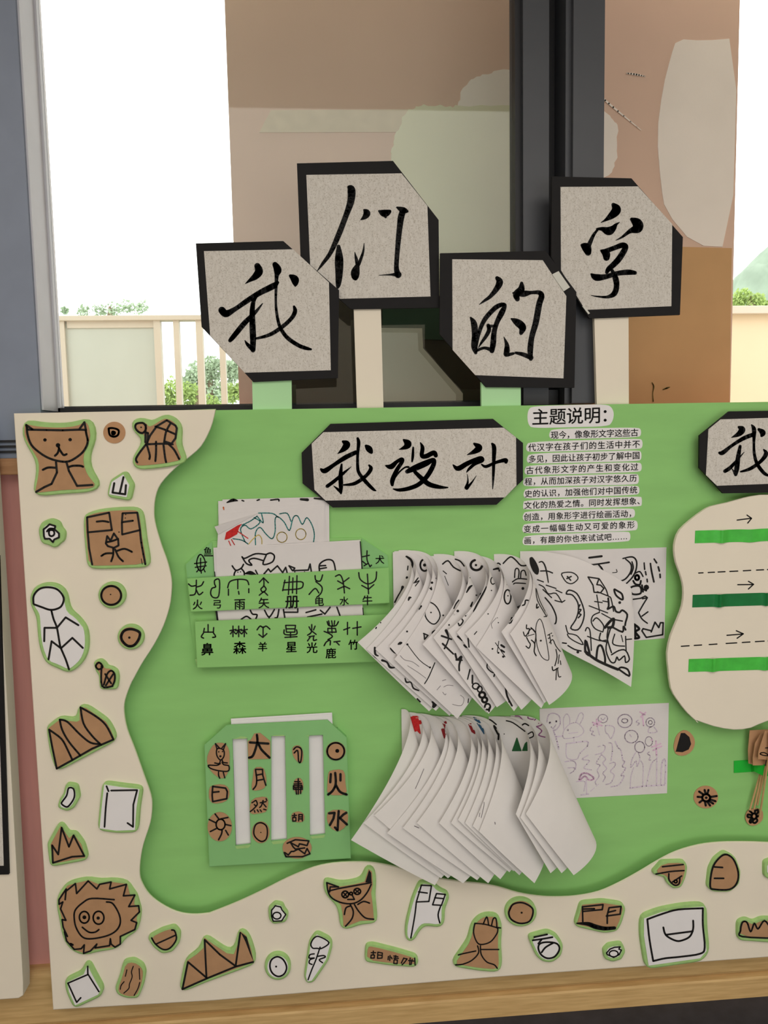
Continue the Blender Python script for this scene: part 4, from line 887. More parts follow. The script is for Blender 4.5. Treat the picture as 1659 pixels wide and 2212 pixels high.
# the folded corner lifts off the sheet
q = [px(*CC((318, 300)), -0.016), px(*CC((605, 211)), -0.0105), px(*CC((342, 352)), -0.0108)]
link('folded_corner', q + [v + Vector((0, .0006, 0)) for v in q], [(0, 1, 2), (5, 4, 3), (0, 3, 4, 1), (1, 4, 5, 2), (2, 5, 3, 0)], PAPER, o)
sheet('sheet just behind the banana drawing in the green pocket, thin lip at the top', [(310, 440), (1285, 388), (1300, 890), (335, 1010)], -0.0108)
o = sheet('front sheet in the green pocket showing a banana, a sheep and zigzag hills', [(325, 448), (1255, 402), (1285, 400), (1306, 1000), (345, 1010)], -0.0122)
ribbons('ink_drawing', tr(CC, [[(500, 500), (520, 510), (590, 480), (660, 485)], [(660, 485), (690, 475), (715, 495), (700, 535), (640, 550), (660, 490)], [(640, 525), (580, 510), (545, 525), (565, 555), (530, 545), (500, 500)], [(435, 560), (460, 590), (495, 575), (510, 550)], [(460, 590), (448, 615), (450, 650)], [(495, 578), (515, 605), (512, 650)], [(472, 602, 8)], [(490, 600, 8)], [(520, 612, 8), (555, 606, 26), (590, 618, 10)], ['s', (590, 590), (605, 620)],
             ['s', (645, 615), (675, 580), (690, 600), (735, 560), (770, 605), (790, 570), (802, 615)], ['s', (812, 560), (835, 592), (940, 588), (952, 548), (962, 610)], ['s', (812, 560), (850, 575), (840, 590)], [(850, 600, 8)], [(915, 600, 8)], [(1015, 600), (1015, 550), (1060, 520), (1105, 530), (1122, 600)], [(1015, 580), (1060, 572)], [(1018, 560), (1055, 558)],
             [(495, 915), (530, 895), (560, 915)], [(555, 855), (570, 880), (600, 885), (590, 915)], [(650, 855), (680, 900), (715, 850)], [(680, 900), (680, 915)], [(745, 850), (735, 900), (720, 905)], ['s', (775, 850), (785, 910)], ['s', (780, 868), (870, 868), (870, 845)], [(925, 870), (990, 852)], [(935, 900), (1030, 880)], ['s', (1020, 855), (1050, 880), (1085, 835)], [(1130, 835), (1150, 890)]]), flat(-0.0127), INK, o, 3.4)
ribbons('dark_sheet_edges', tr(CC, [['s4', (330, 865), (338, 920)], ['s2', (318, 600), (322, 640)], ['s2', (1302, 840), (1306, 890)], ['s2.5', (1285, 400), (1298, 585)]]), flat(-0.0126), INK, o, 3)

# ------------------------------------------------------------------ slotted green plate with discs
c = px(*CD((800, 1460)), -0.02)
t = thing('slotted_plate', 'green foam plate with three long slots and round brown glyph discs', 'slotted plate', c)
sl = [[(403, 382), (530, 377), (560, 1280), (430, 1295)], [(735, 357), (852, 354), (868, 1240), (733, 1255)], [(1055, 352), (1175, 347), (1195, 1195), (1065, 1210)]]
outer = [(163, 432), (350, 265), (1215, 222), (1378, 370), (1415, 1400), (205, 1470)]
YS = -0.020
plate('face_plate', [CD(p) for p in outer], YS, 0.005, GREEN2, t, bev=0.8, holes=[[CD(p) for p in s] for s in sl])
plate('side_wall', [CD(p) for p in [(168, 436), (260, 352), (275, 1462), (208, 1466)]], -0.015, 0.015, GREEN2, t)
plate('side_wall', [CD(p) for p in [(1300, 300), (1376, 372), (1412, 1398), (1330, 1402)]], -0.015, 0.015, GREEN2, t)
plate('side_wall', [CD(p) for p in [(275, 1380), (1330, 1320), (1330, 1402), (275, 1462)]], -0.015, 0.015, GREEN2, t)
ragg = [[(405, 382), (440, 372), (470, 358), (520, 362), (530, 376)], [(735, 357), (760, 348), (840, 345), (855, 354)], [(1030, 352), (1060, 350), (1060, 362)], [(425, 1296), (440, 1318), (540, 1310), (562, 1282)], [(735, 1256), (750, 1280), (850, 1268), (870, 1242)], [(1066, 1212), (1085, 1232), (1185, 1222), (1195, 1198)]]
V, Fc = [], []
for P in ragg:
    n0 = len(V); P2 = [px(*CD(p), YS - 0.0006) for p in P]; V += P2; Fc += [tuple(n0 + i for i in tt) for tt in tess([[CD(p) for p in P]])]
link('torn_slot_edges', V, Fc, EDGE, t)
wc = plate('white_card', [CD(p) for p in [(390, 208), (1253, 156), (1258, 260), (1262, 1300), (420, 1340), (395, 300)]], -0.009, 0.0015, CARDW)
tag(wc, 'white card slid inside the slotted green plate, its top edge showing', 'card')
plate('front_leaf', [CD(p) for p in [(392, 225), (1246, 168), (1248, 260), (1250, 1296), (424, 1330), (392, 300)]], -0.011, 0.001, CARDW, wc)
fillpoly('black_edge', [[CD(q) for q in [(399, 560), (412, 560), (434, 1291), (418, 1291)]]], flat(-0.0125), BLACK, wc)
GD = 'brown glyph discs on the slotted plate'
def disc(label, outl, strokes, wd=3.2, smooth=1):
    card(label, K, [CD(p) for p in outl], tr(CD, strokes), wd, back=0, Yb=YS - 0.0004, smooth=smooth, grp=GD)
disc('brown disc with a fox in a skirt at the top left of the slotted plate', [(250, 415), (340, 415), (375, 470), (380, 560), (370, 660), (335, 715), (290, 715), (220, 660), (185, 590), (190, 510)],
     [['s', (272, 468), (258, 420), (290, 455)], ['s', (315, 455), (345, 420), (325, 475)], [(270, 470), (295, 460), (330, 480), (330, 530), (300, 560), (270, 520), (270, 470)], [(286, 490, 12)], [(318, 488, 12)], [(300, 528, 20)], [(252, 585), (290, 590), (300, 565)], [(315, 560), (325, 580), (360, 585)],
      [(300, 590), (270, 605), (200, 605), (215, 630), (280, 650), (365, 655), (372, 610), (330, 600), (315, 580)], [(285, 660), (285, 690), (295, 715)], [(325, 665), (338, 712)]], 2.6)
disc('brown card with the character for big, top of the second column', [(560, 390), (590, 335), (640, 330), (690, 370), (725, 400), (728, 550), (540, 555), (535, 470), (535, 400)], [[(552, 410), (710, 420)], [(612, 345), (615, 410), (580, 520), (545, 540)], [(622, 410), (650, 470), (720, 540)]], 4.6, 0)
disc('small brown disc with a hooked candy-cane glyph in the third column', [(910, 460), (945, 435), (985, 440), (1010, 500), (1005, 580), (970, 588), (920, 530)], [[(930, 500), (960, 480), (968, 570), (985, 575), (995, 500), (985, 460), (950, 448), (925, 470)]], 2.8)
disc('brown disc with a dot inside a circle, top right of the slotted plate', ell(1285, 485, 84, 80), [ring(1285, 485, 73, 72), [(1297, 482, 34)]], 3.4)
disc('brown disc with a square glyph at the middle left of the plate', [(215, 780), (320, 765), (375, 800), (380, 870), (340, 920), (240, 935), (205, 900), (200, 830)], [['s', (235, 785), (230, 860), (235, 915), (355, 890), (360, 830), (345, 800), (235, 785)], [(238, 835), (288, 830)]], 3.4)
disc('brown card with the character for moon in the second column', [(585, 625), (665, 620), (690, 690), (695, 760), (670, 810), (575, 825), (565, 790), (580, 700)], [[(600, 645), (610, 720), (605, 775), (580, 810)], ['s', (600, 640), (660, 640), (662, 690), (688, 775)], [(605, 690), (655, 680)], [(610, 735), (665, 725)]], 3)
disc('small brown disc with a dense dark character, second in the third column', [(930, 730), (975, 710), (1005, 740), (1010, 800), (990, 850), (950, 850), (920, 800)], [[(935, 745), (980, 745)], [(930, 765), (992, 760)], [(965, 720), (965, 850)], ['s', (925, 780), (925, 810), (1000, 810), (995, 775), (925, 780)], [(950, 850), (945, 800)], [(985, 845), (985, 790)], [(930, 795), (1000, 790)]], 2.8)
disc('brown card with the character for fire in the right column', [(1235, 650), (1340, 640), (1365, 680), (1365, 740), (1383, 860), (1210, 860), (1215, 740), (1220, 680)], [[(1243, 680), (1238, 750)], [(1325, 680), (1325, 735)], [(1280, 670), (1285, 760), (1260, 820), (1220, 855)], [(1285, 770), (1320, 830), (1378, 855)]], 4.6)
disc('brown disc with a five-stroke character over a row of ticks, second column', [(570, 890), (690, 870), (712, 910), (700, 1000), (640, 1015), (560, 1025), (548, 970)], [[(600, 905), (570, 925)], [(605, 905), (615, 940), (580, 980), (555, 1000)], [(590, 940), (600, 950)], [(640, 925), (690, 915)], [(665, 905), (650, 950), (635, 965)], [(665, 930), (690, 960)], [(690, 890), (697, 905)], [(590, 990), (595, 1005)], [(615, 985), (625, 1002)], [(640, 985), (650, 1000)], [(670, 980), (690, 985)]], 2.6)
disc('small brown disc with a two-part character, third in the third column', [(920, 1010), (980, 998), (1020, 1030), (1015, 1085), (960, 1095), (905, 1075), (905, 1035)], [[(915, 1035), (950, 1032)], [(932, 1018), (932, 1050)], ['s', (918, 1050), (945, 1050), (945, 1080), (918, 1082), (918, 1050)], [(970, 1025), (968, 1080)], ['s', (970, 1025), (1000, 1025), (1000, 1080)], [(972, 1045), (998, 1045)], [(972, 1062), (998, 1062)]], 2.6)
disc('brown disc with the character for water at the lower right of the plate', [(1220, 990), (1380, 985), (1395, 1060), (1370, 1130), (1305, 1175), (1240, 1140), (1205, 1070)], [['s', (1310, 995), (1305, 1080), (1300, 1160), (1278, 1135)], ['s', (1228, 1015), (1275, 1010), (1265, 1060), (1235, 1115)], ['s', (1375, 1010), (1350, 1025), (1320, 1055), (1380, 1110)]], 4.6)
disc('brown disc with a rayed sun at the lower left of the plate', ell(295, 1130, 105, 125), [ring(302, 1110, 38, 45), [(255, 1020), (285, 1060)], [(305, 1062), (365, 1050)], [(205, 1068), (260, 1095)], [(345, 1110), (390, 1120)], [(265, 1145), (215, 1170)], [(315, 1155), (310, 1190), (285, 1240)], [(345, 1160), (368, 1200)]], 3)
disc('brown oval disc with a dot inside an egg outline, foot of the second column', ell(645, 1178, 76, 92), [[(645, 1095), (690, 1120), (702, 1175), (690, 1235), (650, 1255), (605, 1225), (585, 1180), (600, 1115), (645, 1095)], [(645, 1178, 10)]], 2.8)
disc('wide brown disc with zigzag scribbles at the bottom of the plate', ell(955, 1310, 125, 92), [['s', (870, 1270), (940, 1240), (1055, 1250), (1040, 1290), (1000, 1280), (975, 1275), (965, 1300), (900, 1265), (920, 1300), (940, 1320), (1020, 1310)], ['s', (845, 1350), (860, 1385), (1000, 1385), (1065, 1360), (1040, 1315), (1020, 1360), (965, 1320), (925, 1340), (905, 1340), (880, 1370), (850, 1350)]], 3)

# ------------------------------------------------------------------ white pebble-shaped board with tape loops
YK = -0.034
peb = [CK(p) for p in [(818, 660), (740, 665), (660, 680), (545, 712), (430, 738), (370, 770), (290, 830), (215, 900), (185, 970), (178, 1040), (190, 1120), (215, 1190), (235, 1260), (242, 1330), (232, 1420), (200, 1510), (155, 1620), (130, 1740), (138, 1850), (155, 1980), (200, 2060), (270, 2150), (340, 2212)]]
peb = [(1740, 1072)] + peb + [CL(p) for p in [(740, 95), (960, 170), (1220, 215), (1440, 190), (1659, 100)]] + [(1740, 1545)]
pb = plate('pebble_board', spline(peb, sub=2), YK, 0.007, CREAM, bev=1.0)
tag(pb, 'white pebble-shaped foam board with arrows and tape strips at the right edge', 'foam board')
plate('standoff', [(1530, 1120), (1730, 1110), (1730, 1530), (1530, 1520)], YK + 0.007, 0.027, EDGE, pb)
ribbons('ink_arrows', tr(CK, [[(608, 832), (700, 820)], ['s', (675, 798), (706, 820), (680, 852)], ['s', (612, 1273), (710, 1272)], ['s', (685, 1250), (720, 1270), (685, 1302)], [(538, 1618), (640, 1610)], ['s', (602, 1587), (650, 1608), (608, 1638)],
     *[[(a, 1193 - (a - 345) * .05), (b, 1193 - (b - 345) * .05)] for a, b in ((345, 375), (410, 453), (478, 525), (558, 612), (650, 700), (740, 788), (815, 860))],
     *[[(a, 1693 - (a - 225) * .062), (b, 1693 - (b - 225) * .062)] for a, b in ((227, 280), (315, 365), (417, 470), (533, 605), (643, 695), (732, 792), (820, 880))]]), flat(YK - 0.0005), INK, pb, 2.6)
def tape_strip(label, m, top, bot, x0, x1, puck):
    """tape lying on the board with a pucker that lifts off it"""
    n = 60; V = []
    for i in range(n + 1):
        f = i / n; x = x0 + (x1 - x0) * f
        lift = 0.0006; dy = 0
        for pc, pw, ph in puck:
            u = (x - pc) / pw
            lift += ph * math.exp(-u * u * 2.0) * (1 + .3 * math.sin(u * 4)); dy += 6 * math.exp(-u * u * 2.0)
        sk = (x - x0) * -0.03
        V.append(px(*CK((x, top + sk + dy * .6)), YK - lift)); V.append(px(*CK((x - 4, bot + sk + dy)), YK - lift * .8))
    Fc = [(2 * i, 2 * i + 2, 2 * i + 3, 2 * i + 1) for i in range(n)]
    o = link('tape_strip', V, Fc, m, smooth=False)
    s = o.modifiers.new('thickness', 'SOLIDIFY'); s.thickness = 0.0003
    return tag(o, label, 'tape', 'tape strips on the pebble board')
tape_strip('upper bright green tape strip on the white pebble board', TAPE_L, 904, 990, 322, 1000, [(505, 40, .006), (700, 70, .0015)])
tape_strip('dark green tape strip across the middle of the pebble board', TAPE_D, 1342, 1428, 305, 1000, [(490, 32, .008), (810, 25, .006)])
tape_strip('lower bright green tape strip on the white pebble board', TAPE_L, 1780, 1868, 278, 1000, [(445, 36, .008), (800, 40, .004)])

# ------------------------------------------------------------------ stick puppets in a tape loop
def rod(name, a, b, r, m, parent):
    d = (b - a).normalized(); u = d.cross(Vector((0, 1, 0))).normalized(); v = d.cross(u)
    V = [p + (u * math.cos(k * math.pi / 4) + v * math.sin(k * math.pi / 4)) * r for p in (a, b) for k in range(8)]
    Fc = [(k, (k + 1) % 8, 8 + (k + 1) % 8, 8 + k) for k in range(8)] + [tuple(range(8))[::-1], tuple(range(8, 16))]
    return link(name, V, Fc, m, parent)
GS = 'cardboard puppets on bamboo sticks'
PUP = [('rearmost brown card puppet in the green tape loop', [(470, 140), (700, 130), (900, 125), (900, 700), (530, 725), (450, 705), (442, 480)], [(700, 700), (470, 1500)], -0.018),
       ('middle brown card puppet in the green tape loop, curving to the left', [(655, 200), (900, 190), (900, 730), (525, 738), (522, 610), (560, 360)], [(720, 700), (545, 1470)], -0.030),
       ('front brown card puppet in the green tape loop with a black curl drawn on it', [(730, 152), (950, 150), (950, 650), (612, 632), (620, 500)], [(770, 640), (600, 1410)], -0.042),
       ('thin bamboo stick puppet furthest right in the tape loop', [(800, 170), (1000, 170), (1000, 600), (800, 600)], [(790, 620), (640, 1610)], -0.050)]
for lab, P, S, Y in PUP:
    a, b = px(*CT(S[0]), Y + 0.0025), px(*CT(S[1]), -0.010)
    t = thing('stick_puppet', lab, 'stick puppet', b, GS)
    pl = plate('card', [CT(p) for p in P], Y, 0.0012, KRAFT2, t)
    rod('stick', a, b, 0.0022, BAMBOO, t)
    if 'front' in lab:
        ribbons('ink_drawing', tr(CT, [[(740, 440), (800, 436)], [(660, 525), (720, 520), (790, 560)], [(650, 545), (700, 565), (790, 575)], [(660, 525), (648, 540), (655, 550)], ['s', (752, 650), (735, 740)]]), flat(Y - 0.0005), INK, pl, 2.2)
V = []; n = 16
for i in range(n + 1):
    f = i / n
    x0, yt, yb = 200 + 800 * f, 660 - 30 * min(f * 2, 1), 865 + (80 * math.sin(min(1, max(0, (f - .45) / .5)) * math.pi)) - 25 * min(f * 2, 1)
    Yd = -0.001 - 0.050 * (max(0, f - .38) / .62) ** .6 if f > .38 else -0.001
    if f > .6: yt += 90
    V += [px(*CT((x0, yt)), Yd), px(*CT((x0, yb)), Yd)]
tl = link('tape_loop', V, [(2 * i, 2 * i + 2, 2 * i + 3, 2 * i + 1) for i in range(n)], mat('vivid_green_tape', (40, 190, 60), 0.4), smooth=False)
s_ = tl.modifiers.new('thickness', 'SOLIDIFY'); s_.thickness = 0.0004
tag(tl, 'vivid green tape loop holding the stick puppets on the board', 'tape')
card('brown disc with a thick black flower below the stick puppets', KRAFT2, [CT(p) for p in [(390, 1620), (430, 1510), (500, 1480), (600, 1470), (690, 1500), (705, 1620), (670, 1700), (580, 1760), (490, 1770), (420, 1720)]],
     tr(CT, [ring(545, 1605, 42, 48), ['s', (470, 1515), (500, 1540), (525, 1565)], ['s', (560, 1560), (560, 1510), (610, 1495), (615, 1540), (575, 1575)], [(510, 1590), (440, 1575), (440, 1620), (505, 1625)], [(500, 1640), (470, 1690), (490, 1715), (520, 1660)], [(545, 1655), (520, 1700), (560, 1720), (600, 1680), (580, 1640)], [(590, 1620), (620, 1600), (635, 1600)]]), 4.0, back=0, Yb=-0.002, grp='brown discs on the green board')

# ------------------------------------------------------------------ fans of hanging drawings
def bez(p, t):
    a, b, c, d = p; u = 1 - t
    return a * u ** 3 + b * (3 * u * u * t) + c * (3 * u * t * t) + d * t ** 3
NSEG, NT = 26, 8
class Page: pass
def page(label, A, L, B, i, n, grp, R=None, m=PAPER, sc=1.0, fold=0.045, out=0.11, step=0.004, glue=75):
    """sheet glued along its left edge, the rest curled over to the left and drooping.
    A fold at the top, L free upper corner, B free lower corner, R fold at the bottom (frame pixels)"""
    d = -step * i
    yE = -(out) + d
    R = R or (A[0] + 85 * sc, A[1] + 205 * sc)
    T = [px(A[0] - glue * sc, A[1] - 22 * sc, -0.001 - 0.0004 * (n - i)), px(A[0] + 26 * sc, A[1] - 30 * sc, -0.012), px(A[0] + 24 * sc, A[1] + 55 * sc, yE * .75), px(L[0], L[1], yE)]
    h = (R[0] - A[0]); v = R[1] - A[1]
    yB = yE * 0.92
    Bm = [px(A[0] - (glue - 3) * sc, A[1] + 188 * sc, -0.001 - 0.0004 * (n - i)), px(R[0] + 40 * sc, R[1] - 15 * sc, -0.014), px(R[0] + 38 * sc, R[1] + 50 * sc, yB * .8), px(B[0], B[1], yB)]
    V, Fc = [], []
    for a in range(NSEG + 1):
        s = a / NSEG
        p0, p1 = bez(T, s), bez(Bm, s)
        for b in range(NT + 1):
            f = b / NT
            q = p0.lerp(p1, f)
            q = q + Vector((0, -0.004 * math.sin(math.pi * f) * s, 0))
            V.append(q)
    for a in range(NSEG):
        for b in range(NT):
            k = a * (NT + 1) + b; Fc.append((k, k + NT + 1, k + NT + 2, k + 1))
    o = link('drawing_sheet', V, Fc, m, smooth=True)
    tag(o, label, 'drawing', grp)
    P = Page(); P.o = o; P.tree = BVHTree.FromPolygons([tuple(v) for v in V], Fc)
    return P
def hit(P, x, y):
    d = ray_dir(x, y).normalized()
    loc, nr, idx, dist = P.tree.ray_cast(CAM, d)
    return None if loc is None else CAM + d * (dist - 0.0007)
def hatch(P, step=1.6, piece=9):
    """crayon fill: short level strokes that cover the outline P"""
    out = []
    y = min(p[1] for p in P) + step / 2
    while y < max(p[1] for p in P):
        xs = []
        for i in range(len(P)):
            a, b = P[i], P[(i + 1) % len(P)]
            if (a[1] > y) != (b[1] > y): xs.append(a[0] + (y - a[1]) / (b[1] - a[1]) * (b[0] - a[0]))
        xs.sort()
        for x0, x1 in zip(xs[::2], xs[1::2]):
            k = max(1, int((x1 - x0) / piece))
            for q in range(k):
                u, v = x0 + (x1 - x0) * q / k, x0 + (x1 - x0) * (q + 1) / k
                out.append(['s', (u, y), ((u + v) / 2, y), (v, y)])
        y += step
    return out
def draw_on(pages, name, strokes, m, width, fills=False):
    """pen marks put on whichever sheet lies nearest the eye at the middle of each mark"""
    per = {}
    if fills:
        strokes = [s for P in strokes for s in hatch(P)]; width = 2.2
    for S in strokes:
        pts = [p for p in S if not isinstance(p, str)]
        mid = pts[len(pts) // 2]
        best = None
        for k, P in enumerate(pages):
            d = ray_dir(mid[0], mid[1]).normalized(); h = P.tree.ray_cast(CAM, d)
            if h[0] is not None and (best is None or h[3] < best[0]): best = (h[3], k)
        if best: per.setdefault(best[1], []).append(S)
    for k, SS in per.items():
        f = lambda x, y, P=pages[k]: hit(P, x, y)
        ribbons(name, SS, f, m, pages[k].o, width, sub=3)
ORD = ['first', 'second', 'third', 'fourth', 'fifth', 'sixth', 'seventh', 'eighth', 'ninth', 'tenth', 'eleventh', 'twelfth', 'thirteenth', 'fourteenth', 'fifteenth']
UP = [((300, 145), (30, 539), (395, 892)), ((325, 130), (75, 574), (430, 890)), ((395, 125), (120, 574), (500, 915)), ((418, 120), (192, 559), (515, 912)), ((446, 122), (218, 626), (540, 930)), ((570, 150), (362, 549), (690, 900)),
      ((597, 140), (417, 514), (700, 905)), ((690, 150), (492, 479), (742, 872)), ((702, 125), (537, 489), (830, 892)), ((765, 148), (580, 494), (868, 885)), ((775, 155), (637, 564), (970, 877)), ((905, 140), (765, 485), (985, 850)), ((918, 165), (810, 495), (1010, 860))]
up = []
for i, (A, L, B) in enumerate(UP):
    lab = ORD[i] + ' curled ink drawing from the left in the upper fan of sheets'
    if i == 0: lab = 'leftmost curled ink drawing in the upper fan, overlapping the green pocket'
    if i == len(UP) - 1: lab = 'front curled sheet of the upper fan showing an inked oval and figures'
    R = CE((A[0] + 190, A[1] + 460)) if i < 12 else CE((1105, 620))
    up.append(page(lab, CE(A), CE(L), CE(B), i, len(UP), 'upper fan of curled ink drawings', R=R, step=0.0045, out=0.075, glue=min(75, (A[0] - 300) * .42194 + 38)))
LO = [((311, 129), (42, 725), (460, 950)), ((395, 144), (105, 640), (490, 915)), ((445, 144), (158, 602), (525, 915)), ((524, 150), (222, 690), (600, 940)), ((537, 155), (300, 665), (670, 925)), ((577, 160), (370, 640), (725, 940)), ((636, 165), (480, 640), (785, 920)),
      ((667, 168), (540, 640), (830, 885)), ((683, 165), (575, 625), (850, 880)), ((714, 165), (610, 640), (880, 900)), ((752, 168), (648, 655), (930, 915)), ((780, 160), (680, 682), (955, 940)), ((914, 165), (862, 595), (1035, 890)), ((958, 165), (885, 612), (1090, 890)), ((1023, 160), (912, 595), (1150, 900))]
lo = []
for i, (A, L, B) in enumerate(LO):
    lab = ORD[i] + ' curled sheet with a blank back from the left in the lower fan'
    if i == 0: lab = 'leftmost curled sheet of the lower fan, next to the slotted plate'
    if i == len(LO) - 1: lab = 'front curled sheet of the lower fan with a blank white back'
    R = CF((A[0] + 190, A[1] + 470)) if i < 14 else CF((1238, 650))
    lo.append(page(lab, CF(A), CF(L), CF(B), i, len(LO), 'lower fan of curled sheets with blank backs', R=R, m=PAPERB, sc=1.08, step=0.0045, out=0.08, glue=min(75, ((A[0] - 311) * .434 + 8) / 1.08)))
# marks on the upper fan
draw_on(up, 'ink_drawing', tr(CQ, [[(520, 465, 30), (505, 500, 14), (465, 570, 14), (440, 620, 16), (400, 680, 14), (375, 700, 20)], [(310, 720, 12), (350, 730, 26), (330, 760, 14)], [(300, 720, 14), (265, 780, 22), (260, 830, 14), (300, 800, 14)], [(245, 890, 12), (270, 850, 20), (295, 830, 14)], ['3.4'] + ring(180, 930, 38, 36), [(180, 935, 22)], [(115, 1000, 72)], [(70, 1045, 50)], [(60, 1070, 30), (100, 1075, 24), (130, 1100, 12)],
      [(565, 365, 22), (560, 372, 18)], [(575, 250, 12), (570, 290, 12)], [(170, 1160, 10), (255, 1240, 12)], [(340, 1300, 12), (335, 1330, 10)], [(390, 1370, 24), (415, 1385, 20), (440, 1420, 26), (470, 1430, 14)], [(455, 1440, 14), (515, 1480, 14)], [(205, 1065, 24), (200, 1120, 12), (235, 1180, 12), (285, 1200, 12), (320, 1180, 12)], [(235, 1085, 20), (240, 1150, 22), (270, 1170, 12)], [(310, 1215, 24), (360, 1235, 18), (390, 1285, 24), (435, 1290, 14)],
      [(545, 1400, 12), (560, 1440, 18), (605, 1440, 12), (630, 1500, 16), (685, 1525, 14)], [(630, 1585, 14)], [(670, 1610, 16), (700, 1640, 16)], [(820, 1640, 10), (850, 1660, 50), (830, 1700, 24)], [(925, 1668, 16)],
      [(635, 425, 10), (680, 370, 10), (650, 420, 10), (690, 400, 10), (650, 455, 10)], [(580, 600, 14), (590, 575, 24), (605, 572, 14)], [(870, 330, 20), (862, 375, 14)], [(820, 420, 26)], [(805, 470, 30), (815, 490, 18)], [(660, 715, 16), (710, 660, 20), (690, 690, 16)], [(400, 1095, 20), (430, 1130, 18), (458, 1145, 10)], [(475, 1050, 14), (495, 1040, 30), (510, 1035, 16)], [(565, 920, 20)],
      ['2.6', (805, 622), (755, 650), (752, 760), (805, 832), (860, 838), (905, 760), (870, 670), (805, 622)], [(810, 725, 16)], ['s3', (735, 940), (780, 960), (745, 1000), (740, 945)], [(568, 1052, 22)], ['1.6', (568, 1052), (690, 1210), (800, 1290)], [(800, 1288, 20)], ['2.2', (850, 1240), (790, 1380), (745, 1455)],
      ['2', (1195, 1610), (1190, 1650)], ['2', (935, 300), (970, 330)], ['1.2', (950, 350), (990, 450)], [(850, 910), (825, 930), (830, 960)], [(935, 755, 18)], [(995, 853, 18)],
      [(1180, 435, 14), (1210, 370, 10)], [(1175, 520, 12), (1205, 470, 24), (1230, 450, 14)], [(1045, 685, 12), (1065, 640, 14), (1095, 600, 14)], [(1040, 745, 20), (1085, 710, 28)], [(920, 965, 20), (1020, 1000, 18)], [(965, 910, 30), (990, 1000, 14), (930, 1130, 20)], [(930, 1045, 20), (1040, 1150, 16)], [(1060, 1150, 22), (1080, 1210, 20), (1120, 1180, 26), (1100, 1260, 18), (1100, 1320, 18)], [(1070, 1210, 20), (1130, 1215, 14)],
      [(1210, 1310, 16), (1185, 1410, 12)], [(1235, 1370, 18), (1235, 1450, 18)], ring(1270, 1480, 34, 30), ring(1310, 1510, 24, 30), ['5'] + ring(1335, 1570, 30, 28), ['5'] + ring(1360, 1620, 26, 26), ['4'] + ring(1390, 1690, 28, 30), ['4', (1370, 1740), (1400, 1750), (1410, 1700)],
      ['3.2', (1140, 680), (1165, 760), (1190, 690)], ['3', (1085, 770), (1140, 810), (1100, 860), (1085, 770)], [(1220, 660, 20), (1235, 620, 14)], ['3.4', (1380, 465), (1250, 710), (1285, 755)], ['3', (1380, 450), (1430, 500)], [(1325, 540, 34)], [(1275, 548, 18)], ['4', (1150, 960), (1210, 1010), (1180, 1080), (1150, 1060)], ['4', (1085, 970), (1130, 1010)], ['3', (1190, 990), (1200, 1080)],
      [(1395, 740, 14)], [(1490, 780, 8)], [(1500, 830, 12)], ['2', (1255, 950), (1280, 920)], ['3.2'] + ring(1595, 565, 34, 72), [(1598, 555, 14)], ['2.4', (1560, 370), (1600, 395), (1590, 440), (1640, 440)], [(1440, 1098, 18)], [(1500, 1138, 20)], [(1550, 1178, 24)], ['1.6', (1470, 1035), (1570, 1180)], ['1.6', (1505, 1020), (1490, 1130)], [(1530, 1060, 22), (1560, 1080, 22)], [(1530, 1110, 18), (1560, 1130, 18)],
      ['2.6', (1395, 1230), (1385, 1290), (1440, 1340), (1475, 1330)], ['3', (1470, 1330), (1455, 1380)], ['4', (1575, 1480), (1590, 1580), (1640, 1680)], [(1610, 1640, 18)]]), INK, 3)
draw_on(up, 'faint_drawing', tr(CQ, [['1', (495, 1165), (540, 1210), (620, 1230), (690, 1280)], ['1', (570, 1270), (680, 1340), (760, 1400)], ['1', (870, 1520), (910, 1475)], ['1.2', (925, 1425), (965, 1412)], ['1', (940, 1490), (980, 1470), (1040, 1475)], ['1', (930, 1540), (955, 1570), (965, 1555)], ['1', (1030, 1665), (1120, 1680), (1150, 1610), (1110, 1570)], ['1', (1480, 780), (1430, 840), (1440, 890)]]), FAINT, 1)
draw_on(up, 'ink_drawing', tr(CP, [['2', (415, 430), (430, 540), (500, 665), (510, 690)], ['1.8', (420, 435), (450, 540), (500, 640)], ['3', (425, 575), (422, 610), (440, 600)], ['1.6', (500, 620), (570, 740)], ['2.4', (330, 765), (330, 800), (355, 800), (345, 850)], ['2.2', (300, 830), (320, 870), (370, 800), (405, 830)], ['2.4', (370, 790), (410, 830), (415, 880), (405, 940)], ['2.6', (375, 905), (405, 940), (400, 1010), (418, 1048)], ['2.4', (330, 880), (350, 920), (365, 945), (350, 980), (325, 960)], ['1.6', (330, 870), (400, 850)],
      ['1.6', (450, 710), (420, 760), (415, 850), (430, 970), (470, 1060), (520, 1090), (535, 1060), (510, 900), (480, 760), (450, 710)], [(460, 910, 18)], ['2.2', (525, 860), (560, 840)], ['2.2', (530, 890), (570, 865)], ['2', (540, 850), (555, 940)], ['2.2', (585, 870), (610, 850), (615, 890), (590, 900)], ['2', (540, 930), (570, 900), (600, 960), (640, 1010)], ['2.2', (600, 990), (610, 1060), (590, 1140)], ['2.4', (565, 1150), (575, 1185), (620, 1160)], ['2', (630, 1040), (620, 1120)], ['2', (640, 1095), (645, 1130)], ['2', (605, 1165), (600, 1270)], ['2', (615, 1170), (625, 1240), (645, 1240)], ['2', (500, 640), (520, 680), (490, 690)], ['2', (510, 650), (540, 640)]]), INK, 2)
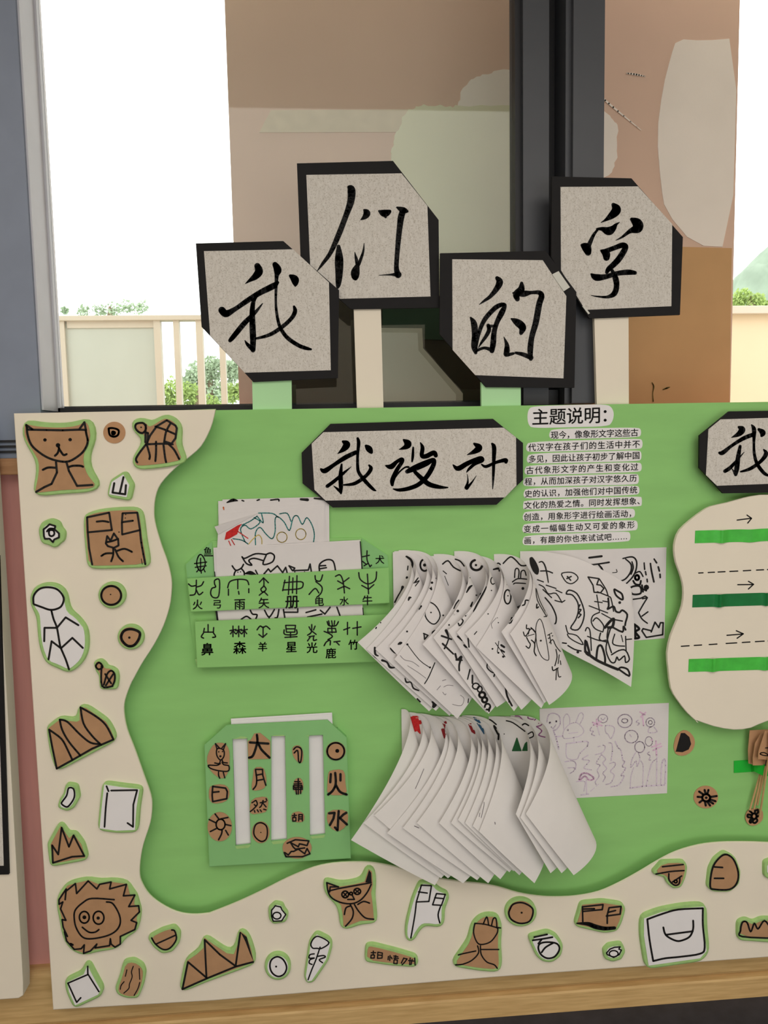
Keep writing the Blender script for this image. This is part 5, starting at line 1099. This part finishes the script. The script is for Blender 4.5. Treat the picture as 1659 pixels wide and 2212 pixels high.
# inner faces near the glued edges of the upper fan
draw_on(up, 'ink_drawing', tr(CQ, [['5', (560, 155), (600, 180), (620, 220), (615, 260)], ['4'] + ring(745, 240, 44, 60), [(745, 240, 34)], ['3', (930, 230), (985, 195), (1040, 260), (1110, 298)], ['3', (1060, 180), (1110, 200), (1150, 250)], ['5'] + ring(1275, 240, 58, 52), [(1270, 240, 24)], ['3', (1465, 240), (1500, 220), (1520, 235)], [(1450, 285, 14), (1500, 275, 22), (1510, 300, 16)], ['2.4'] + ring(1445, 400, 22, 36)]), INK, 3)
draw_on(up, 'ink_drawing', tr(CP, [['3', (115, 200), (180, 140), (230, 170), (280, 220), (345, 215)], ['2.6', (220, 330), (225, 260), (245, 245), (260, 270), (255, 330)], ['2.6', (275, 330), (280, 275), (310, 265), (325, 310)], ['2.6', (200, 370), (250, 340), (330, 345)], [(295, 430, 26)], ['2.4', (210, 390), (230, 380), (320, 385)], ['3', (145, 745), (185, 745), (210, 680), (250, 600), (310, 580), (320, 540), (345, 540)], ['4', (180, 745), (195, 700)]]), INK, 3)

# the two flat drawings at the right and the sheet that flops over the upper one
GF = 'flat drawings at the right of the fans'
o = plate('drawing_sheet', [CP(p) for p in [(395, 88), (1615, 52), (1597, 888), (1320, 910), (400, 925)]], -0.0012, 0.0006, PAPER)
tag(o, 'flat ink drawing with a moon and a crown, right of the upper fan', 'drawing', GF)
ribbons('ink_drawing', tr(CP, [[(905, 148, 18), (1020, 134, 20)], [(850, 220, 16), (970, 208, 14), (1088, 190, 16)], [(990, 210, 14), (1025, 255, 18), (1033, 320, 16)], [(1215, 155, 12), (1300, 140, 14), (1340, 180, 14), (1335, 260, 14), (1300, 330, 14), (1240, 392, 12)], [(1240, 160, 12), (1290, 210, 14), (1285, 280, 14), (1235, 345, 14), (1170, 368, 12)], [(1298, 185, 12), (1310, 240, 14), (1290, 300, 12)], [(1410, 195, 12), (1415, 255, 14)], [(1422, 275, 14), (1428, 305, 14)], [(1437, 345, 14), (1440, 370, 14)], [(1468, 200, 14), (1478, 270, 16), (1500, 370, 16)], [(1502, 160, 14), (1525, 195, 16)], [(1540, 232, 16), (1550, 270, 16)], [(1556, 300, 16), (1558, 330, 16)],
      ['3', (1330, 290), (1370, 275), (1400, 320)], ['5'] + ring(1345, 330, 18, 22), ['4', (1310, 360), (1330, 390), (1370, 395), (1380, 360)], ['4', (1290, 420), (1370, 410), (1378, 475), (1300, 480), (1290, 420)], [(1430, 420, 50)], ['4', (1390, 400), (1400, 460)], ['4', (1385, 430), (1430, 450)], ['s3', (1310, 530), (1380, 520), (1420, 500), (1440, 515), (1400, 580), (1360, 650)], ['3', (1360, 655), (1390, 710), (1440, 750)], ['3', (1445, 645), (1390, 685)], ['s3', (1440, 515), (1395, 525)], ['5', (1320, 760), (1365, 800), (1330, 830), (1365, 880), (1325, 890)], ['5', (1325, 770), (1330, 880)],
      ['s3.4', (1480, 820), (1400, 800), (1390, 820), (1430, 880), (1580, 855), (1585, 745), (1560, 745), (1545, 790), (1510, 740), (1475, 830)], [(610, 178, 12), (625, 180, 10)], ['4', (692, 180), (735, 212), (760, 172)], ['4', (726, 165), (735, 210)], ['1.6', (975, 290), (1000, 270), (1015, 285)], ['1.6', (1120, 285), (1160, 280), (1155, 255)]]), flat(-0.0018), INK, o, 3)
# flopped sheet: glued at its left edge, sagging forward to the right
FT = [(270, 88, -.003), (520, 95, -.02), (850, 175, -.03), (1250, 390, -.022), (1290, 470, -.02)]
FB = [(275, 930, -.004), (520, 900, -.02), (700, 1010, -.042), (1010, 1170, -.05), (1290, 1335, -.045)]
V, Fc = [], []
ft = spline(FT, sub=6); fb = spline(FB, sub=6); nt = 8
fm = spline([(272, 500, -.004), (520, 500, -.025), (780, 560, -.04), (1180, 700, -.036), (1318, 830, -.032)], sub=6)
for a in range(len(ft)):
    for b in range(nt + 1):
        f = b / nt
        w0, w1, w2 = (1 - f) * (1 - 2 * f), 4 * f * (1 - f), f * (2 * f - 1)
        q = [ft[a][k] * w0 + fm[a][k] * w1 + fb[a][k] * w2 for k in range(3)]
        V.append(px(*CP((q[0], q[1]))[:2], q[2]))
for a in range(len(ft) - 1):
    for b in range(nt):
        k = a * (nt + 1) + b; Fc.append((k, k + nt + 1, k + nt + 2, k + 1))
fl = link('drawing_sheet', V, Fc, PAPER, smooth=True)
tag(fl, 'drooping ink drawing with a melon slice, lying over the flat moon drawing', 'drawing', GF)
P = Page(); P.o = fl; P.tree = BVHTree.FromPolygons([tuple(v) for v in V], Fc)
ribbons('ink_drawing', tr(CP, [[(375, 160, 40), (390, 200, 60), (415, 260, 60), (425, 290, 30)], [(445, 190, 10), (475, 185, 12), (505, 240, 14), (530, 375, 10)], [(458, 270, 12), (520, 270, 12), (568, 288, 12)], ['2.4', (655, 290), (665, 330), (700, 375), (750, 385), (800, 345), (790, 310), (740, 282), (655, 290)], ['3', (700, 340), (740, 320)], ['3', (705, 320), (735, 355)], ['2.4', (430, 350), (485, 370)], ['2.4', (445, 395), (490, 420), (530, 480), (600, 475), (655, 560)], ['2.4', (510, 400), (600, 430)], ['2.4', (480, 440), (560, 515)], ['2.4', (600, 445), (655, 470)], ['2.4', (590, 540), (650, 555), (682, 540)],
      ['3', (695, 480), (720, 445), (790, 475), (835, 560), (860, 650), (845, 740), (800, 810), (735, 795), (780, 720), (805, 640), (800, 560), (750, 490), (695, 480)], ['3', (820, 580), (805, 620), (830, 625), (810, 660), (830, 670), (805, 700)], ['3', (500, 515), (560, 590), (600, 680), (600, 740), (590, 755)], ['2.4', (690, 770), (710, 840), (750, 850), (800, 870), (850, 945), (780, 920), (720, 880), (705, 850)], ['3', (710, 955), (770, 990), (830, 1005)], [(800, 1015, 26)], ['3', (660, 930), (695, 935)],
      ['s3', (895, 325), (940, 400), (950, 465), (1010, 470), (1040, 430), (1010, 400), (975, 395), (995, 340), (895, 325)], ['2.6', (1000, 345), (1060, 440), (1080, 500), (1105, 520), (1130, 640)], ['2.6', (980, 460), (1080, 500)], ['2.4', (975, 490), (1000, 640)], ['2.4', (905, 590), (1075, 655)], ['2.4', (955, 550), (1025, 560)], ['2.4', (1030, 545), (1085, 555)], ['4', (1080, 520), (1085, 590), (1075, 620), (1130, 595), (1150, 640), (1185, 650), (1210, 630), (1255, 670), (1240, 740), (1235, 770)],
      ['4', (1135, 440), (1150, 490), (1190, 525), (1215, 530), (1205, 480), (1160, 450), (1135, 440)], [(1185, 560, 26)], ['2.6', (1000, 650), (940, 680), (925, 740), (960, 800), (1030, 830)], ['2.6', (940, 730), (970, 700), (1010, 730), (1040, 780), (1030, 830)], ['2.4', (1020, 660), (1110, 710)], ['6', (1050, 790), (1090, 740), (1130, 710), (1120, 780), (1080, 790)], ['3', (1130, 715), (1210, 730)], ['4', (1110, 780), (1210, 830), (1220, 780), (1240, 810)], ['3', (1100, 800), (1075, 890), (1060, 1000), (1100, 1100), (1140, 1110), (1160, 1060), (1180, 1090), (1230, 1050), (1240, 1110), (1275, 1080), (1240, 1000), (1180, 1000), (1110, 1040)],
      ['2.6', (870, 820), (885, 790), (910, 810), (920, 900), (925, 1000)], ['2.6', (890, 870), (1000, 910), (1060, 905)], ['5', (870, 910), (870, 1010), (910, 1040), (880, 920)], ['4.5', (970, 1080), (985, 970), (1020, 960), (1050, 1060), (1050, 1120)], ['6', (870, 1010), (960, 1080), (1060, 1130), (1170, 1175)], ['4', (1170, 1175), (1200, 1155), (1260, 1175), (1272, 1235), (1180, 1175)], ['3', (1080, 800), (1070, 880), (1090, 960), (1110, 1020)], ['3', (1010, 840), (1000, 900), (1060, 920)], ['2.6', (1140, 850), (1120, 930), (1160, 955), (1230, 960)], ['2.6', (1240, 870), (1245, 1010)], ['2.6', (1240, 900), (1295, 895)], ['2', (1200, 860), (1215, 920)], [(1295, 1262, 10)]]), lambda x, y: hit(P, x, y), INK, fl, 2.6, sub=3)
o = plate('drawing_sheet', [CR(p) for p in [(222, 152), (1585, 90), (1566, 1042), (665, 1090), (240, 1105)]], -0.0012, 0.0006, PAPER)
tag(o, 'flat pale pink crayon drawing with a rabbit and flowers, right of the lower fan', 'drawing', GF)
ribbons('lavender_drawing', tr(CR, [['2.4', (300, 290), (320, 215), (375, 200), (430, 230), (440, 310), (400, 370), (365, 375)], [(332, 300, 26)], [(398, 285, 22)], ['2', (345, 340), (365, 360), (395, 320)], ['3', (370, 385), (400, 470), (425, 575)], ['3', (400, 445), (465, 440)], ['1.6', (470, 450), (480, 380), (540, 315), (620, 300), (690, 380), (640, 440), (510, 465), (470, 450)], ['1.6', (480, 370), (475, 260), (510, 205), (540, 250), (540, 310)], ['1.6', (605, 295), (640, 210), (670, 195), (685, 235), (650, 310)], [(520, 375, 22)], ['1.6', (530, 410), (625, 400)], ['1.4', (585, 450), (585, 495)], ['2.6', (505, 520), (720, 495), (725, 545)], ['1.8', (505, 520), (505, 650), (550, 685), (620, 680), (650, 620), (730, 545)],
      ['2.4', (490, 710), (570, 700), (605, 730), (600, 790)], ['2', (520, 775), (590, 775), (580, 810), (545, 832)], ['2', (610, 920), (700, 920), (690, 1020)], ['2.4', (660, 1060), (740, 1050)], ['2', (715, 900), (720, 1050)], ['1.8', (830, 330), (855, 425)], ['2', (770, 345), (755, 380), (790, 390), (770, 420), (805, 435)], ['1.8'] + ring(890, 255, 50, 44), ['1.8', (870, 250), (890, 270), (915, 245)], ['2', (920, 330), (1000, 340), (1010, 390), (975, 465), (945, 420), (920, 400), (920, 330)], ['2.4'] + ring(1122, 280, 75, 70), ['2'] + ring(1120, 278, 32, 22), ['2.2'] + ring(1190, 445, 70, 66), ['2', (1175, 425), (1190, 445)],
      ['2', (1265, 270), (1240, 290), (1275, 305), (1255, 325)], ['2'] + ring(1390, 295, 46, 48), ['1.6'] + ring(1390, 295, 20, 20), ['2', (1385, 345), (1370, 400), (1460, 395), (1430, 345)], ['2', (1380, 605), (1360, 625), (1390, 650), (1375, 690), (1395, 690)], ['1.8'] + ring(1375, 495, 38, 50), ['2.2'] + ring(1278, 555, 52, 58), ['2', (1235, 615), (1195, 690), (1185, 770), (1240, 700), (1250, 760), (1280, 680), (1265, 620)], ['1.8', (1215, 770), (1185, 870), (1180, 985)], ['1.8', (1290, 700), (1315, 760), (1310, 965)], ['2.2', (1450, 560), (1460, 640), (1455, 940)], ['2', (1455, 680), (1400, 740), (1350, 950)], ['2.6', (1500, 940), (1515, 720), (1550, 700), (1545, 940)], ['3', (1175, 988), (1350, 965), (1540, 955)],
      ['2', (735, 640), (670, 685), (750, 700), (690, 775), (770, 795)], ['2', (840, 550), (860, 545)], ['2', (890, 535), (915, 550), (890, 610), (810, 635)], ['2', (870, 640), (820, 725), (860, 745), (830, 800), (850, 860), (810, 920), (820, 950)], ['2', (870, 630), (920, 680), (890, 725), (930, 780), (890, 830), (915, 870), (890, 920)], ['2', (950, 510), (985, 520), (990, 600), (975, 700)], ['2', (960, 730), (1010, 715), (1020, 750), (970, 810), (1010, 850), (975, 930), (920, 950)], ['2.4', (1020, 495), (1050, 560), (1080, 590), (1100, 690), (1120, 710), (1095, 760), (1130, 780), (1080, 855), (1115, 860), (1060, 950), (975, 975)], ['1.4', (760, 1020), (800, 985)], ['1.4', (820, 965), (845, 945)]]), flat(-0.0017), LAV, o, 2)
ribbons('pink_drawing', tr(CR, [['3', (780, 295), (880, 330)], ['3', (825, 260), (830, 340)], ['3', (790, 325), (870, 285)], ['3', (1280, 185), (1335, 215)], ['3', (1340, 190), (1290, 240)], ['3', (1305, 200), (1320, 330)], ['3', (1405, 555), (1500, 520)], ['3', (1450, 490), (1455, 640)], ['3', (1420, 590), (1510, 545)], [(1405, 480, 20)], ['4', (640, 900), (660, 845), (700, 830), (760, 850), (795, 890), (740, 900), (700, 860), (650, 905)]]), flat(-0.0018), PINKC, o, 3)
# coloured inner faces of the lower fan
draw_on(lo, 'red_patch', [[CS(p) for p in [(296, 165), (350, 160), (385, 185), (398, 230), (370, 240), (385, 330), (355, 300), (320, 310), (300, 270)]]], RED, 3, fills=True)
draw_on(lo, 'dark_red_patch', [[CS(p) for p in [(585, 290), (600, 220), (625, 210), (640, 250), (638, 300), (610, 370)]], [CS(p) for p in [(840, 240), (860, 230), (890, 270), (900, 330), (870, 310)]]], mat('dark_red_crayon', (150, 40, 46), 0.85), 3, fills=True)
draw_on(lo, 'blue_patch', [[CS(p) for p in [(885, 170), (930, 190), (975, 260), (985, 330), (940, 260), (915, 220)]]], mat('blue_crayon', (54, 96, 130), 0.85), 3, fills=True)
draw_on(lo, 'black_scribble', tr(CS, [['3', (920, 150), (980, 160), (1030, 150), (1080, 190)], ['3', (960, 140), (1000, 180), (1050, 200), (1100, 240)], ['4', (1000, 160), (1060, 230), (1110, 290)], ['4', (1060, 190), (1080, 260), (1115, 330)], ['4', (1090, 220), (1120, 300), (1120, 380)], ['2.4', (1180, 142), (1175, 330)], ['2.6', (1195, 205), (1260, 225), (1370, 305)], ['3', (1340, 250), (1370, 232), (1405, 250)], ['2.4', (1400, 330), (1440, 310), (1450, 350), (1410, 370)]]), INK, 3)
draw_on(lo, 'green_triangles', [[CS(p) for p in [(1252, 488), (1295, 365), (1335, 490)]], [CS(p) for p in [(1345, 492), (1372, 420), (1388, 405), (1392, 490)]]], mat('dark_green_crayon', (36, 92, 52), 0.85), 3, fills=True)
draw_on(lo, 'purple_scribble', tr(CS, [['2.4', (1280, 160), (1320, 165), (1350, 200)], ['2.4', (1400, 180), (1410, 140), (1450, 190), (1400, 180)], ['2.4', (1460, 200), (1500, 180), (1530, 240), (1480, 260)], ['2.4', (1480, 260), (1530, 300), (1500, 340), (1560, 360)], ['2.4', (1500, 230), (1550, 250)]]), mat('purple_crayon', (150, 92, 140), 0.85), 2.4)
draw_on(lo, 'pencil_marks', tr(CF, [['1.2', (680, 610), (695, 540), (705, 545), (690, 615)], ['1.2', (405, 370), (380, 430), (362, 470)], ['1.6', (358, 655), (380, 665)], ['1.6', (758, 636), (760, 646)]]), FAINT, 1.2)

# ------------------------------------------------------------------ neighbouring board at the left edge
lb = plate('neighbour_board', [(-160, 905), (-44, 900), (-18, 1000), (10, 1420), (50, 2120), (50, 2150), (40, 2156), (-160, 2170)], YT, 0.036, CREAM, bev=1.0)
tag(lb, 'cream board at the left edge with a black framed panel, partly out of view', 'display board')
pm = plate('black_panel', [(-150, 1200), (-2, 1200), (10, 1600), (19, 1889), (-150, 1893)], YT - 0.006, 0.006, BLACK, lb)
plate('panel_paper', [(-150, 1240), (-16, 1240), (0, 1620), (8, 1870), (-150, 1875)], YT - 0.0068, 0.0008, RICE, lb)
